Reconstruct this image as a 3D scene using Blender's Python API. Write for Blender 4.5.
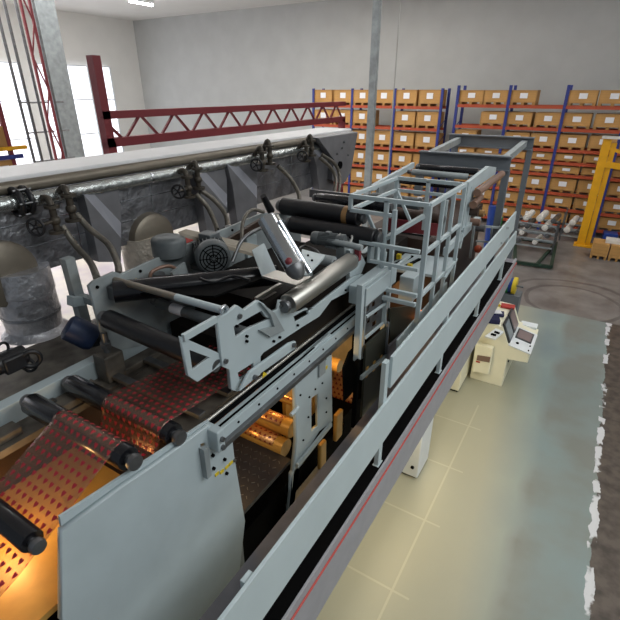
import bpy, bmesh, math, random
from mathutils import Vector, Matrix
random.seed(7)
for o in list(bpy.data.objects): bpy.data.objects.remove(o)
S = bpy.context.scene
COL = S.collection
R = math.radians

# ------------------------------------------------------------ camera, world, lights, exposure
CAMP = Vector((0, 0, 6.0)); FOC = 461.0
cd = bpy.data.cameras.new('camera'); cam = bpy.data.objects.new('camera', cd); COL.objects.link(cam)
cam.location = CAMP; cam.rotation_euler = (R(64.5), 0, R(31.7))
cd.sensor_width = 36; cd.lens = 36 * FOC / 620; cd.clip_start = 0.05; cd.clip_end = 200
S.camera = cam
S.view_settings.view_transform = 'Standard'; S.view_settings.look = 'None'
S.view_settings.gamma = 1; S.view_settings.use_curve_mapping = False
S.view_settings.exposure = 0.0
w = bpy.data.worlds.new('world'); S.world = w; w.use_nodes = True
w.node_tree.nodes['Background'].inputs[0].default_value = (0.80, 0.90, 1.0, 1)
w.node_tree.nodes['Background'].inputs[1].default_value = 0.22

def area(name, loc, size, power, color=(1, 1, 1), rot=(0, 0, 0)):
    l = bpy.data.lights.new(name, 'AREA'); l.shape = 'RECTANGLE'; l.size, l.size_y = size
    l.energy = power; l.color = color
    o = bpy.data.objects.new(name, l); COL.objects.link(o); o.location = loc; o.rotation_euler = rot
    return o
area('left_hall_fill', (-22, 7, 10.3), (13, 14), 2200, (1, .98, .96))  # unseen area light added under the ceiling, stands for the left hall's daylight
area('aisle_fill', (5.5, 4, 10.2), (6, 10), 900, (.96, 1, 1))  # unseen light added on the right to brighten guard boards and console
area('far_fill', (-1, 14, 10.2), (8, 5), 150, (1, .98, .93))  # added area fill above the far floor, has no fixture
area('rack_fill', (-12, 20, 10.2), (8, 4), 480, (1, .96, .88))  # added area fill that brightens the racks, has no fixture
def lamp(name, loc, power, color, r=.08):
    l = bpy.data.lights.new(name, 'POINT'); l.energy = power; l.color = color; l.shadow_soft_size = r
    o = bpy.data.objects.new(name, l); COL.objects.link(o); o.location = loc
WARM = (1, .62, .25)
lamp('machine_lamp_lower', (-2.8, 2.75, 3.2), 11, WARM)
lamp('machine_lamp_front', (-3.0, .75, 3.36), 14, WARM)
lamp('machine_lamp_middle', (-2.4, 4.05, 3.2), 16, WARM)
lamp('machine_lamp_far', (-2.4, 6.6, 3.0), 6, WARM)
area('machine_spill_fill', (-1.6, 6.0, 1.75), (.25, 5), 40, (1, .83, .5), (0, R(-25), 0))  # warm light added below the deck, stands for spill from the machine lamps

# ------------------------------------------------------------ helpers
def P(x, y, X=None, Y=None, Z=None):
    az, p = R(31.7), R(25.5)
    fw = Vector((-math.sin(az) * math.cos(p), math.cos(az) * math.cos(p), -math.sin(p)))
    rt = Vector((math.cos(az), math.sin(az), 0)); up = rt.cross(fw)
    d = fw * FOC + rt * (x - 310) - up * (y - 310)
    if X is not None: t = (X - CAMP.x) / d.x
    elif Y is not None: t = (Y - CAMP.y) / d.y
    else: t = (Z - CAMP.z) / d.z
    return CAMP + d * t

def srgb(h):
    h = h.lstrip('#'); c = [int(h[i:i + 2], 16) / 255 for i in (0, 2, 4)]
    return tuple(x / 12.92 if x <= .04045 else ((x + .055) / 1.055) ** 2.4 for x in c) + (1,)

def mat(name, col, rough=.5, metal=0, noise=0, nscale=6, bump=0, bscale=30, spec=.5, emit=0, col2=None, stretch=None):
    m = bpy.data.materials.new(name); m.use_nodes = True; nt = m.node_tree; b = nt.nodes['Principled BSDF']
    b.inputs['Roughness'].default_value = rough; b.inputs['Metallic'].default_value = metal
    b.inputs['Specular IOR Level'].default_value = spec
    c = srgb(col); b.inputs['Base Color'].default_value = c
    tc = nt.nodes.new('ShaderNodeTexCoord'); src = tc.outputs['Object']
    if stretch:
        mp = nt.nodes.new('ShaderNodeMapping'); mp.inputs['Scale'].default_value = stretch
        nt.links.new(src, mp.inputs[0]); src = mp.outputs[0]
    if noise or col2:
        n = nt.nodes.new('ShaderNodeTexNoise'); n.inputs['Scale'].default_value = nscale; n.inputs['Detail'].default_value = 6
        nt.links.new(src, n.inputs['Vector'])
        r = nt.nodes.new('ShaderNodeValToRGB')
        r.color_ramp.elements[0].position = .32; r.color_ramp.elements[1].position = .68
        k = noise or .15
        r.color_ramp.elements[0].color = srgb(col2) if col2 else tuple(x * (1 - k) for x in c[:3]) + (1,)
        r.color_ramp.elements[1].color = c if col2 else tuple(min(1, x * (1 + k)) for x in c[:3]) + (1,)
        nt.links.new(n.outputs[0], r.inputs[0]); nt.links.new(r.outputs[0], b.inputs['Base Color'])
    if bump:
        n = nt.nodes.new('ShaderNodeTexNoise'); n.inputs['Scale'].default_value = bscale; n.inputs['Detail'].default_value = 5
        nt.links.new(src, n.inputs['Vector'])
        bp = nt.nodes.new('ShaderNodeBump'); bp.inputs['Strength'].default_value = bump; bp.inputs['Distance'].default_value = .03
        nt.links.new(n.outputs[0], bp.inputs['Height']); nt.links.new(bp.outputs[0], b.inputs['Normal'])
    if emit:
        b.inputs['Emission Color'].default_value = c; b.inputs['Emission Strength'].default_value = emit
    return m

M = {}
M['paint'] = mat('grey_blue_paint', '#AEBABE', .45, 0, .05, 3)
M['paint_dirty'] = mat('soiled_grey_paint', '#8F9698', .5, 0, .18, 5)
M['board'] = mat('guard_board_paint', '#BCC9CC', .5, 0, .03, 2)
M['fascia'] = mat('fascia_grey', '#A09FA4', .6, 0, .06, 5)
M['walk'] = mat('walkway_grey', '#7C7A80', .65, 0, .08, 8)
M['black'] = mat('black_rubber', '#16161A', .42, 0, .1, 10)
M['darkroll'] = mat('dark_polished_roller', '#1C1C20', .2, .2, .1, 4, spec=.6)
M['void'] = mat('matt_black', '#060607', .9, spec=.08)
M['chrome'] = mat('polished_steel', '#C9CDD2', .2, 1, .06, 4)
M['brush'] = mat('brushed_steel', '#B2B0AA', .4, 1, .06, 3, stretch=(1, .2, 1))
M['steel'] = mat('dull_steel', '#77787A', .42, .85, .2, 8)
M['foil'] = mat('crinkled_foil', '#8E8F94', .34, .75, .4, 3.5, bump=.9, bscale=11)
M['foilpipe'] = mat('foil_pipe_jacket', '#B5BABA', .26, .9, .2, 6, bump=.6, bscale=16)
M['foillit'] = mat('lit_crinkled_foil', '#A9A9AE', .3, .6, .4, 4, bump=1.0, bscale=12)  # lighter foil copy, light on the left branch's face is in its colour
M['foilbright'] = mat('bright_crinkled_foil', '#BDB4A8', .4, .45, .25, 5, bump=1.0, bscale=14)
M['ductmetal'] = mat('duct_sheet_metal', '#7C7468', .42, .45, .12, 4)
M['ductwhite'] = mat('white_duct_cover', '#E4E4E6', .55, 0, .03, 3)
M['hood'] = mat('hood_sheet', '#76767A', .5, .25, .12, 4)
M['hoodlight'] = mat('hood_facet', '#94969F', .5, .2, .06, 4)
M['hose'] = mat('bronze_hose', '#67625A', .45, .45, .2, 20)
M['valve'] = mat('bronze_valve', '#4C463E', .5, .5, .2, 20)
M['motor'] = mat('motor_grey', '#5C6163', .5, .2, .12, 12)
M['motorblue'] = mat('motor_blue', '#17294A', .5, .1, .1, 8)
M['deck'] = mat('greased_deck', '#6E685F', .55, .1, 0, 6, col2='#3F3A35')
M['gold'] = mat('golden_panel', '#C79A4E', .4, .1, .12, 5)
M['filldark'] = mat('dark_filler_brown', '#1B1613', .7, 0, .2, 4, spec=.2)  # near-black brown that holds the shade between the upper plates
M['tread'] = mat('dark_tread_steel', '#37363B', .45, .5, .1, 6)
M['brown'] = mat('brown_plate', '#3A2B24', .5, .2, .2, 6)
M['brownfilm'] = mat('brown_film', '#7E6254', .3, .2, .3, 3, stretch=(1, .3, 1))
M['orange'] = mat('orange_rack_beam', '#AC4A2A', .5)
M['blue'] = mat('blue_rack_post', '#28347E', .5)
M['crate'] = mat('tan_crate_wood', '#B98C50', .7, 0, .12, 2)
M['crateedge'] = mat('crate_batten', '#AA8049', .7, 0, .1, 2)
M['label'] = mat('white_paper', '#E6E6EA', .6)
M['yellow'] = mat('yellow_crane_paint', '#E2A512', .45, 0, .06, 4)
M['gantry'] = mat('dark_grey_steel_paint', '#6A7076', .5, .1, .05, 4)
M['cream'] = mat('cream_cabinet_paint', '#F0EBD2', .45, 0, .03, 3)
M['white'] = mat('white_paint', '#E2E6E8', .45, 0, .03, 3)
M['red'] = mat('red_paint', '#B23A34', .5)
M['redline'] = mat('red_line', '#B8473F', .5)
M['darkred'] = mat('dark_red_steel', '#7A2B33', .5)
M['green'] = mat('green_paint', '#20382B', .5)
M['greenbright'] = mat('green_plastic', '#1C8A3E', .45)
M['bluebright'] = mat('blue_plastic', '#1E3F8E', .45)
M['navy'] = mat('navy_cloth', '#1F2148', .8)
M['screen'] = mat('display_glass', '#8C7A78', .15)
M['screenblue'] = mat('pale_display_glass', '#8E979C', .15)
M['bezel'] = mat('dark_bezel', '#33363A', .4)
M['wallwhite'] = mat('hall_wall_white', '#E9E8E4', .8, 0, .02, 1)
M['wallgrey'] = mat('far_wall_grey', '#B9BBBA', .8, 0, .04, 1)
M['winlit'] = mat('lit_window_glass', '#F4F6FF', .5, emit=1.5)
M['lamp'] = mat('lamp_diffuser', '#FFFFFF', .5, emit=34)
M['olive'] = mat('dark_olive_panel', '#34362E', .45, .2, .1, 5)
M['tape'] = mat('brown_tape', '#8E6B40', .5)
M['rope'] = mat('grey_rope', '#A9A9A6', .7)
M['warnyellow'] = mat('warning_yellow', '#D9BE2A', .5)
M['wrap'] = mat('white_wrapping', '#D5D2CC', .6, 0, .1, 6)
M['brownscreen'] = mat('vent_brown', '#7E6658', .6)

def nodes_mat(name, rough=.4):
    m = bpy.data.materials.new(name); m.use_nodes = True
    nt = m.node_tree; return m, nt, nt.nodes['Principled BSDF']
def math_node(nt, op, a, b=None):
    n = nt.nodes.new('ShaderNodeMath'); n.operation = op
    for i, v in enumerate((a, b)):
        if v is None: continue
        if isinstance(v, (int, float)): n.inputs[i].default_value = v
        else: nt.links.new(v, n.inputs[i])
    return n.outputs[0]

def film_material(name, base, alpha, dot, cell=.055, rough=.14):
    m, nt, b = nodes_mat(name)
    uv = nt.nodes.new('ShaderNodeUVMap'); uv.uv_map = 'metres'
    sp = nt.nodes.new('ShaderNodeSeparateXYZ'); nt.links.new(uv.outputs[0], sp.inputs[0])
    u = math_node(nt, 'DIVIDE', sp.outputs[0], cell); v = math_node(nt, 'DIVIDE', sp.outputs[1], cell)
    row = math_node(nt, 'FLOOR', v)
    off = math_node(nt, 'MULTIPLY', math_node(nt, 'MODULO', row, 2.0), .5)
    fu = math_node(nt, 'SUBTRACT', math_node(nt, 'FRACT', math_node(nt, 'ADD', u, off)), .5)
    fv = math_node(nt, 'SUBTRACT', math_node(nt, 'FRACT', v), .5)
    sq = math_node(nt, 'MULTIPLY', math_node(nt, 'SQRT', math_node(nt, 'ABSOLUTE', fu)), .55)
    yy = math_node(nt, 'SUBTRACT', math_node(nt, 'ADD', fv, .12), sq)
    d = math_node(nt, 'ADD', math_node(nt, 'MULTIPLY', fu, fu), math_node(nt, 'MULTIPLY', yy, yy))
    mask = math_node(nt, 'LESS_THAN', d, .058)
    # printed only between the clear edges
    b.inputs['Base Color'].default_value = srgb(dot); b.inputs['Roughness'].default_value = .3
    tr = nt.nodes.new('ShaderNodeBsdfTransparent'); tr.inputs[0].default_value = (1, .93, .88, 1)
    g = nt.nodes.new('ShaderNodeBsdfPrincipled'); g.inputs['Base Color'].default_value = srgb(base); g.inputs['Roughness'].default_value = rough
    g.inputs['Metallic'].default_value = .6
    n = nt.nodes.new('ShaderNodeTexNoise'); n.inputs['Scale'].default_value = 14; n.inputs['Detail'].default_value = 3
    mp = nt.nodes.new('ShaderNodeMapping'); mp.inputs['Scale'].default_value = (2.2, .5, 1)
    nt.links.new(uv.outputs[0], mp.inputs[0]); nt.links.new(mp.outputs[0], n.inputs['Vector'])
    bp = nt.nodes.new('ShaderNodeBump'); bp.inputs['Strength'].default_value = .5; bp.inputs['Distance'].default_value = .012
    nt.links.new(n.outputs[0], bp.inputs['Height']); nt.links.new(bp.outputs[0], g.inputs['Normal'])
    mx = nt.nodes.new('ShaderNodeMixShader'); mx.inputs[0].default_value = alpha
    nt.links.new(tr.outputs[0], mx.inputs[1]); nt.links.new(g.outputs[0], mx.inputs[2])
    m2 = nt.nodes.new('ShaderNodeMixShader'); nt.links.new(mask, m2.inputs[0])
    nt.links.new(mx.outputs[0], m2.inputs[1]); nt.links.new(b.outputs[0], m2.inputs[2])
    nt.links.new(m2.outputs[0], nt.nodes['Material Output'].inputs[0])
    return m
M['film'] = film_material('printed_clear_film', '#A88A7C', .26, '#B02232', cell=.066)
M['filmlit'] = film_material('warm_lit_film', '#EBAA6A', .9, '#8A2A1A', cell=.07, rough=.3)  # orange copy of the film, warm machine light is put into its colour

class B:
    def __init__(s): s.bm = bmesh.new()
    def box(s, lo, hi):
        lo, hi = Vector(lo), Vector(hi); c = (lo + hi) / 2; d = hi - lo
        bmesh.ops.create_cube(s.bm, size=1, matrix=Matrix.Translation(c) @ Matrix.Diagonal((abs(d.x), abs(d.y), abs(d.z), 1)))
        return s
    def beam(s, a, b, w_, h_=None, up=(0, 0, 1)):
        a, b = Vector(a), Vector(b); h_ = h_ or w_; d = b - a; z = d.normalized(); up = Vector(up)
        if abs(z.dot(up)) > .98: up = Vector((0, 1, 0))
        x = up.cross(z).normalized(); y = z.cross(x)
        m = Matrix((x, y, z)).transposed().to_4x4(); m.translation = (a + b) / 2
        bmesh.ops.create_cube(s.bm, size=1, matrix=m @ Matrix.Diagonal((w_, h_, d.length, 1)))
        return s
    def cyl(s, a, b, r, r2=None, n=28):
        a, b = Vector(a), Vector(b); d = b - a
        m = d.to_track_quat('Z', 'Y').to_matrix().to_4x4(); m.translation = (a + b) / 2
        bmesh.ops.create_cone(s.bm, cap_ends=True, segments=n, radius1=r, radius2=r if r2 is None else r2, depth=d.length, matrix=m)
        return s
    def lathe(s, a, b, prof, n=28):
        a, b = Vector(a), Vector(b); d = b - a; L = d.length
        m = d.to_track_quat('Z', 'Y').to_matrix().to_4x4(); m.translation = a
        rings = []
        for t, r in prof:
            rings.append([s.bm.verts.new(m @ Vector((r * math.cos(2 * math.pi * i / n), r * math.sin(2 * math.pi * i / n), t * L))) for i in range(n)])
        for p, q in zip(rings, rings[1:]):
            for i in range(n): s.bm.faces.new((p[i], p[(i + 1) % n], q[(i + 1) % n], q[i]))
        s.bm.faces.new(rings[0][::-1]); s.bm.faces.new(rings[-1])
        return s
    def tube(s, pts, r, n=12, sub=6):
        pts = [Vector(p) for p in pts]
        if sub > 1 and len(pts) > 2:
            q = []; ex = [pts[0] * 2 - pts[1]] + pts + [pts[-1] * 2 - pts[-2]]
            for i in range(1, len(ex) - 2):
                for k in range(sub):
                    t = k / sub; a, b, c, d = ex[i - 1:i + 3]
                    q.append(.5 * ((2 * b) + (c - a) * t + (2 * a - 5 * b + 4 * c - d) * t * t + (3 * b - a - 3 * c + d) * t ** 3))
            pts = q + [pts[-1]]
        rings = []; nrm = None
        for i, p in enumerate(pts):
            t = (pts[min(i + 1, len(pts) - 1)] - pts[max(i - 1, 0)]).normalized()
            if nrm is None: nrm = t.orthogonal().normalized()
            nrm = (nrm - t * nrm.dot(t)).normalized(); bn = t.cross(nrm)
            rings.append([s.bm.verts.new(p + r * (math.cos(2 * math.pi * k / n) * nrm + math.sin(2 * math.pi * k / n) * bn)) for k in range(n)])
        for a, b in zip(rings, rings[1:]):
            for k in range(n): s.bm.faces.new((a[k], a[(k + 1) % n], b[(k + 1) % n], b[k]))
        s.bm.faces.new(rings[0][::-1]); s.bm.faces.new(rings[-1])
        return s
    def prism(s, pts, d):
        pts = [Vector(p) for p in pts]; d = Vector(d)
        a = [s.bm.verts.new(p) for p in pts]; b = [s.bm.verts.new(p + d) for p in pts]; n = len(pts)
        s.bm.faces.new(a[::-1]); s.bm.faces.new(b)
        for i in range(n): s.bm.faces.new((a[i], a[(i + 1) % n], b[(i + 1) % n], b[i]))
        return s
    def torus(s, c, axis, Rr, r, n=28, k=10):
        q = Vector(axis).to_track_quat('Z', 'Y'); c = Vector(c); rings = []
        for i in range(n):
            a = 2 * math.pi * i / n
            rings.append([s.bm.verts.new(c + q @ Vector(((Rr + r * math.cos(2 * math.pi * j / k)) * math.cos(a), (Rr + r * math.cos(2 * math.pi * j / k)) * math.sin(a), r * math.sin(2 * math.pi * j / k)))) for j in range(k)])
        for i in range(n):
            for j in range(k): s.bm.faces.new((rings[i][j], rings[(i + 1) % n][j], rings[(i + 1) % n][(j + 1) % k], rings[i][(j + 1) % k]))
        return s
    def ball(s, c, r):
        bmesh.ops.create_uvsphere(s.bm, u_segments=20, v_segments=12, radius=r, matrix=Matrix.Translation(c)); return s

def finish(me, o, m, parent, smooth, bevel):
    if parent is not None:
        me.transform(Matrix.Translation(-parent_world(parent))); o.parent = parent
    me.materials.append(m)
    if smooth:
        for p in me.polygons: p.use_smooth = True
        try: me.set_sharp_from_angle(angle=R(38))
        except Exception: pass
    if bevel:
        bv = o.modifiers.new('bevel', 'BEVEL'); bv.width = bevel; bv.segments = 2; bv.limit_method = 'ANGLE'; bv.angle_limit = R(40)
def parent_world(p):
    v = Vector(p.location)
    while p.parent: p = p.parent; v = v + p.location
    return v
def ob(name, b, m, parent=None, smooth=True, bevel=0):
    bm = b.bm; bmesh.ops.recalc_face_normals(bm, faces=bm.faces)
    me = bpy.data.meshes.new(name); bm.to_mesh(me); bm.free()
    o = bpy.data.objects.new(name, me); COL.objects.link(o)
    if parent is None:   # put the origin at the base of the thing
        lo = Vector([min(v.co[i] for v in me.vertices) for i in range(3)]); hi = Vector([max(v.co[i] for v in me.vertices) for i in range(3)])
        c = Vector(((lo.x + hi.x) / 2, (lo.y + hi.y) / 2, lo.z)); me.transform(Matrix.Translation(-c)); o.location = c
    finish(me, o, M[m] if isinstance(m, str) else m, parent, smooth, bevel)
    return o
def tag(o, label, cat, group=None):
    o['label'] = label; o['category'] = cat
    if group: o['group'] = group
    return o
def thing(name, loc, label, cat, group=None):
    o = bpy.data.objects.new(name, None); o.empty_display_size = .1; COL.objects.link(o); o.location = loc
    return tag(o, label, cat, group)
def struct(name, b, m, **k):
    o = ob(name, b, m, **k); o['kind'] = 'structure'; return o
def plate(name, X, th, outline, holes, m, parent=None, bevel=.004, axis='X'):
    """flat plate with real cut-outs; outline as pixels-on-plane or (a, z) pairs"""
    cu = bpy.data.curves.new(name, 'CURVE'); cu.dimensions = '2D'; cu.fill_mode = 'BOTH'; cu.extrude = th / 2; cu.bevel_depth = 0
    for poly in [outline] + holes:
        sp = cu.splines.new('POLY'); sp.points.add(len(poly) - 1); sp.use_cyclic_u = True
        for i, (a, z) in enumerate(poly): sp.points[i].co = (a, z, 0, 1)
    tmp = bpy.data.objects.new(name, cu); COL.objects.link(tmp)
    dg = bpy.context.evaluated_depsgraph_get(); me = bpy.data.meshes.new_from_object(tmp.evaluated_get(dg))
    bpy.data.objects.remove(tmp); bpy.data.curves.remove(cu)
    me.materials.clear()
    if axis == 'X': mm = Matrix(((0, 0, 1, X), (1, 0, 0, 0), (0, 1, 0, 0), (0, 0, 0, 1)))
    else: mm = Matrix(((1, 0, 0, 0), (0, 0, -1, X), (0, 1, 0, 0), (0, 0, 0, 1)))
    me.transform(mm)
    bm = bmesh.new(); bm.from_mesh(me); bmesh.ops.remove_doubles(bm, verts=bm.verts, dist=.0005); bmesh.ops.recalc_face_normals(bm, faces=bm.faces); bm.to_mesh(me); bm.free()
    o = bpy.data.objects.new(name, me); COL.objects.link(o)
    finish(me, o, M[m], parent, False, 0)
    return o
def px(X, pts): return [(lambda v: (v.y, v.z))(P(x, y, X=X)) for x, y in pts]
def sheet(name, prof, x0, x1, m, parent=None, n=1, twist=0):
    """web of film following prof [(y, z)], from x0 to x1, with a metre-scaled uv map"""
    bm = bmesh.new(); uvl = bm.loops.layers.uv.new('metres'); s_ = [0]
    for a, b in zip(prof, prof[1:]): s_.append(s_[-1] + math.hypot(b[0] - a[0], b[1] - a[1]))
    xs = [x0 + (x1 - x0) * i / n for i in range(n + 1)]
    V = [[bm.verts.new((x, y, z)) for x in xs] for (y, z) in prof]
    for i in range(len(prof) - 1):
        for j in range(n):
            f = bm.faces.new((V[i][j], V[i][j + 1], V[i + 1][j + 1], V[i + 1][j]))
            for l, (u, v) in zip(f.loops, ((xs[j], s_[i]), (xs[j + 1], s_[i]), (xs[j + 1], s_[i + 1]), (xs[j], s_[i + 1]))):
                l[uvl].uv = (u + 20, v)
    me = bpy.data.meshes.new(name); bm.to_mesh(me); bm.free()
    o = bpy.data.objects.new(name, me); COL.objects.link(o)
    so = o.modifiers.new('thickness', 'SOLIDIFY'); so.thickness = .0015
    finish(me, o, M[m], parent, True, 0)
    return o
def copy_tree(o, parent=None):
    c = o.copy(); COL.objects.link(c); c.parent = parent
    for ch in list(o.children): copy_tree(ch, c)
    return c

# ------------------------------------------------------------ floor, walls, ceiling
def floor_material():
    m, nt, b = nodes_mat('hall_floor')
    g = nt.nodes.new('ShaderNodeNewGeometry'); sp = nt.nodes.new('ShaderNodeSeparateXYZ'); nt.links.new(g.outputs['Position'], sp.inputs[0])
    def noise(sc, det=5):
        n = nt.nodes.new('ShaderNodeTexNoise'); n.inputs['Scale'].default_value = sc; n.inputs['Detail'].default_value = det
        nt.links.new(g.outputs['Position'], n.inputs['Vector']); return n.outputs[0]
    def mix(f, a, c):
        n = nt.nodes.new('ShaderNodeMix'); n.data_type = 'RGBA'
        if isinstance(f, float): n.inputs[0].default_value = f
        else: nt.links.new(f, n.inputs[0])
        for v, i in ((a, 6), (c, 7)):
            if isinstance(v, tuple): n.inputs[i].default_value = v
            else: nt.links.new(v, n.inputs[i])
        return n.outputs[2]
    def step(v, a, b_):
        n = nt.nodes.new('ShaderNodeMapRange'); n.inputs[1].default_value = a; n.inputs[2].default_value = b_; n.clamp = True
        nt.links.new(v, n.inputs[0]); return n.outputs[0]
    n1 = noise(.7); n2 = noise(5)
    epoxy = mix(step(n1, .3, .7), srgb('#78888A'), srgb('#8A9894'))
    # worn traffic lane down the aisle and beige painted for the machine's warm light
    xw = math_node(nt, 'ADD', sp.outputs[0], math_node(nt, 'MULTIPLY', n1, .35))
    beige = step(math_node(nt, 'ADD', sp.outputs[0], math_node(nt, 'MULTIPLY', sp.outputs[1], .10)), .95, .05)
    epoxy = mix(math_node(nt, 'MULTIPLY', beige, .75), epoxy, srgb('#A8A28A'))
    lane = math_node(nt, 'MULTIPLY', step(xw, .15, .35), step(n1, .35, .6))
    epoxy = mix(math_node(nt, 'MULTIPLY', lane, .65), epoxy, srgb('#6F6A62'))
    worn = mix(step(n2, .4, .62), srgb('#4B4541'), srgb('#6E6863'))
    conc = mix(step(noise(1.3, 8), .3, .7), srgb('#615C5A'), srgb('#85817E'))
    # black tyre marks: rings around a turning point
    dx = math_node(nt, 'SUBTRACT', sp.outputs[0], .1); dy = math_node(nt, 'SUBTRACT', sp.outputs[1], 15.5)
    rr = math_node(nt, 'SQRT', math_node(nt, 'ADD', math_node(nt, 'MULTIPLY', dx, dx), math_node(nt, 'MULTIPLY', dy, dy)))
    rr = math_node(nt, 'ADD', rr, math_node(nt, 'MULTIPLY', n1, .3))
    ring = math_node(nt, 'MAXIMUM', math_node(nt, 'LESS_THAN', math_node(nt, 'ABSOLUTE', math_node(nt, 'SUBTRACT', rr, 1.5)), .07),
                     math_node(nt, 'LESS_THAN', math_node(nt, 'ABSOLUTE', math_node(nt, 'SUBTRACT', rr, 2.1)), .08))
    conc = mix(math_node(nt, 'MULTIPLY', ring, .5), conc, srgb('#3A3534'))
    edge = math_node(nt, 'ADD', sp.outputs[0], math_node(nt, 'MULTIPLY', noise(3), .18))
    line = math_node(nt, 'MULTIPLY', math_node(nt, 'GREATER_THAN', edge, 1.13), math_node(nt, 'LESS_THAN', edge, 1.24))
    line = math_node(nt, 'MULTIPLY', line, step(noise(2.2), .5, .54))
    brown = mix(step(n2, .35, .6), srgb('#3A322C'), srgb('#5A5048'))
    c = mix(math_node(nt, 'GREATER_THAN', edge, 1.18), epoxy, brown)
    c = mix(line, c, srgb('#C9C9CC'))
    c = mix(step(sp.outputs[1], 14.42, 14.46), c, conc)
    # joints of the floor near the machine
    def joint(v, period, wd):
        return math_node(nt, 'LESS_THAN', math_node(nt, 'FRACT', math_node(nt, 'DIVIDE', v, period)), wd / period)
    j = math_node(nt, 'MAXIMUM', joint(sp.outputs[0], 1.15, .03), joint(sp.outputs[1], 1.3, .03))
    j = math_node(nt, 'MULTIPLY', j, math_node(nt, 'MULTIPLY', math_node(nt, 'LESS_THAN', sp.outputs[0], -.9), math_node(nt, 'LESS_THAN', sp.outputs[1], 8.6)))
    c = mix(math_node(nt, 'MULTIPLY', j, .28), c, srgb('#CFC8AE'))
    # the left hall is white
    hall = math_node(nt, 'LESS_THAN', sp.outputs[0], -4.4)
    hall = math_node(nt, 'MULTIPLY', hall, math_node(nt, 'LESS_THAN', sp.outputs[1], 17.0))
    c = mix(hall, c, mix(step(n1, .35, .6), srgb('#B9AFB6'), srgb('#D2CCC0')))
    nt.links.new(c, b.inputs['Base Color'])
    rg = nt.nodes.new('ShaderNodeMapRange'); nt.links.new(n1, rg.inputs[0]); rg.inputs[3].default_value = .3; rg.inputs[4].default_value = .4
    nt.links.new(rg.outputs[0], b.inputs['Roughness'])
    return m
M['floor'] = floor_material()
struct('floor', B().box((-32, -4, -.2), (12, 27, 0)), 'floor', smooth=False)
struct('wall_back', B().box((-32, 27, -.2), (12, 27.3, 10.6)), 'wallgrey', smooth=False)
struct('wall_right', B().box((12, -4, -.2), (12.3, 27.3, 10.6)), 'wallgrey', smooth=False)
struct('wall_left', B().box((-32.3, -4, -.2), (-32, 27.3, 10.6)), 'wallwhite', smooth=False)
struct('ceiling', B().box((-32.3, -4, 10.6), (12.3, 27.3, 10.8)), 'wallwhite', smooth=False)
k = 0
for y in (2, 8.5, 15, 21.5):
    k += 1
    o = struct('window_%d' % k, B().box((-31.99, y - 2.7, 1.0), (-31.9, y + 2.7, 7.5)), 'winlit', smooth=False)
    b = B()
    for yy in (-2.7, -.9, .9, 2.7): b.beam((-31.86, y + yy, 1), (-31.86, y + yy, 7.5), .1)
    for zz in (1, 3.2, 5.4, 7.5): b.beam((-31.86, y - 2.7, zz), (-31.86, y + 2.7, zz), .08)
    ob('window_frame', b, 'white', parent=o, smooth=False)

# ceiling luminaires
for i, (x, y) in enumerate([(x, y) for y in (9.5, 15, 21) for x in (-24, -18, -10.4, -4.5, 0, 6)]):
    where_x = ['left windows', 'left hall', 'long duct', 'machine', 'open floor', 'right aisle'][i % 6]
    where_y = ['nearest row', 'middle row', 'farthest row'][i // 6]
    t = thing('ceiling_lamp', (x, y, 10.28), 'white strip lamp under the ceiling above the %s, %s' % (where_x, where_y), 'ceiling lamp', 'strip lamps under the hall ceiling')
    ob('housing', B().box((x - .12, y - .8, 10.4), (x + .12, y + .8, 10.6)), 'white', t, smooth=False)
    ob('diffuser', B().box((x - .1, y - .76, 10.32), (x + .1, y + .76, 10.4)), 'lamp', t, smooth=False)

# ------------------------------------------------------------ elevated walkway and guard rail
t = thing('elevated_walkway', (-1.62, 5.8, 2.34), 'grey elevated walkway along the machine with red line on its fascia', 'walkway')
ob('deck', B().box((-1.86, -.4, 2.28), (-1.352, 11.5, 2.34)), 'walk', t, smooth=False)
ob('fascia', B().prism([(-1.30, -.4, 2.34), (-1.30, 11.6, 2.34), (-1.30, 11.3, 1.93), (-1.30, 9.6, 1.72), (-1.30, -.4, 1.66)], (-.05, 0, 0)), 'fascia', t, smooth=False)
ob('red_line', B().tube([(-1.293, y, 2.23 + .008 * math.sin(y * 1.3)) for y in [-.4 + i * 1.0 for i in range(13)]], .010, 8, 3), 'redline', t)
ob('black_strip', B().box((-1.56, -.4, 2.34), (-1.325, 11.2, 2.346)), 'void', t, smooth=False)  # flat black strip along the outer part of the deck
for y in (1.4, 5.0, 8.6):
    ob('support_bracket', B().prism([(-1.35, y, 1.7), (-1.35, y, 2.28), (-1.85, y, 2.28), (-1.85, y, 2.1)], (0, .06, 0)), 'walk', t, smooth=False)
t = thing('guard_rail', (-1.35, 5, 2.34), 'pale grey guard rail of two long boards on posts along the walkway', 'guard rail')
ob('upper_board', B().prism([(-1.32, 3.66, 3.32), (-1.32, 3.66, 3.68), (-1.32, 10.12, 3.78), (-1.32, 10.2, 3.37)], (-.03, 0, 0)), 'board', t, smooth=False, bevel=.003)
ob('lower_board', B().prism([(-1.32, -.4, 2.64), (-1.32, -.4, 3.16), (-1.32, 10.75, 3.22), (-1.32, 10.95, 2.90), (-1.32, 8, 2.72)], (-.03, 0, 0)), 'board', t, smooth=False, bevel=.003)
for y in (1.45, 3.62, 5.74, 7.9, 9.95):
    ob('post', B().box((-1.40, y - .045, 2.34), (-1.35, y + .045, 3.64 if y > 2 else 3.15)), 'board', t, smooth=False, bevel=.004)
    ob('foot_plate', B().box((-1.41, y - .06, 2.34), (-1.34, y + .06, 2.352)), 'board', t, smooth=False)

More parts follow.
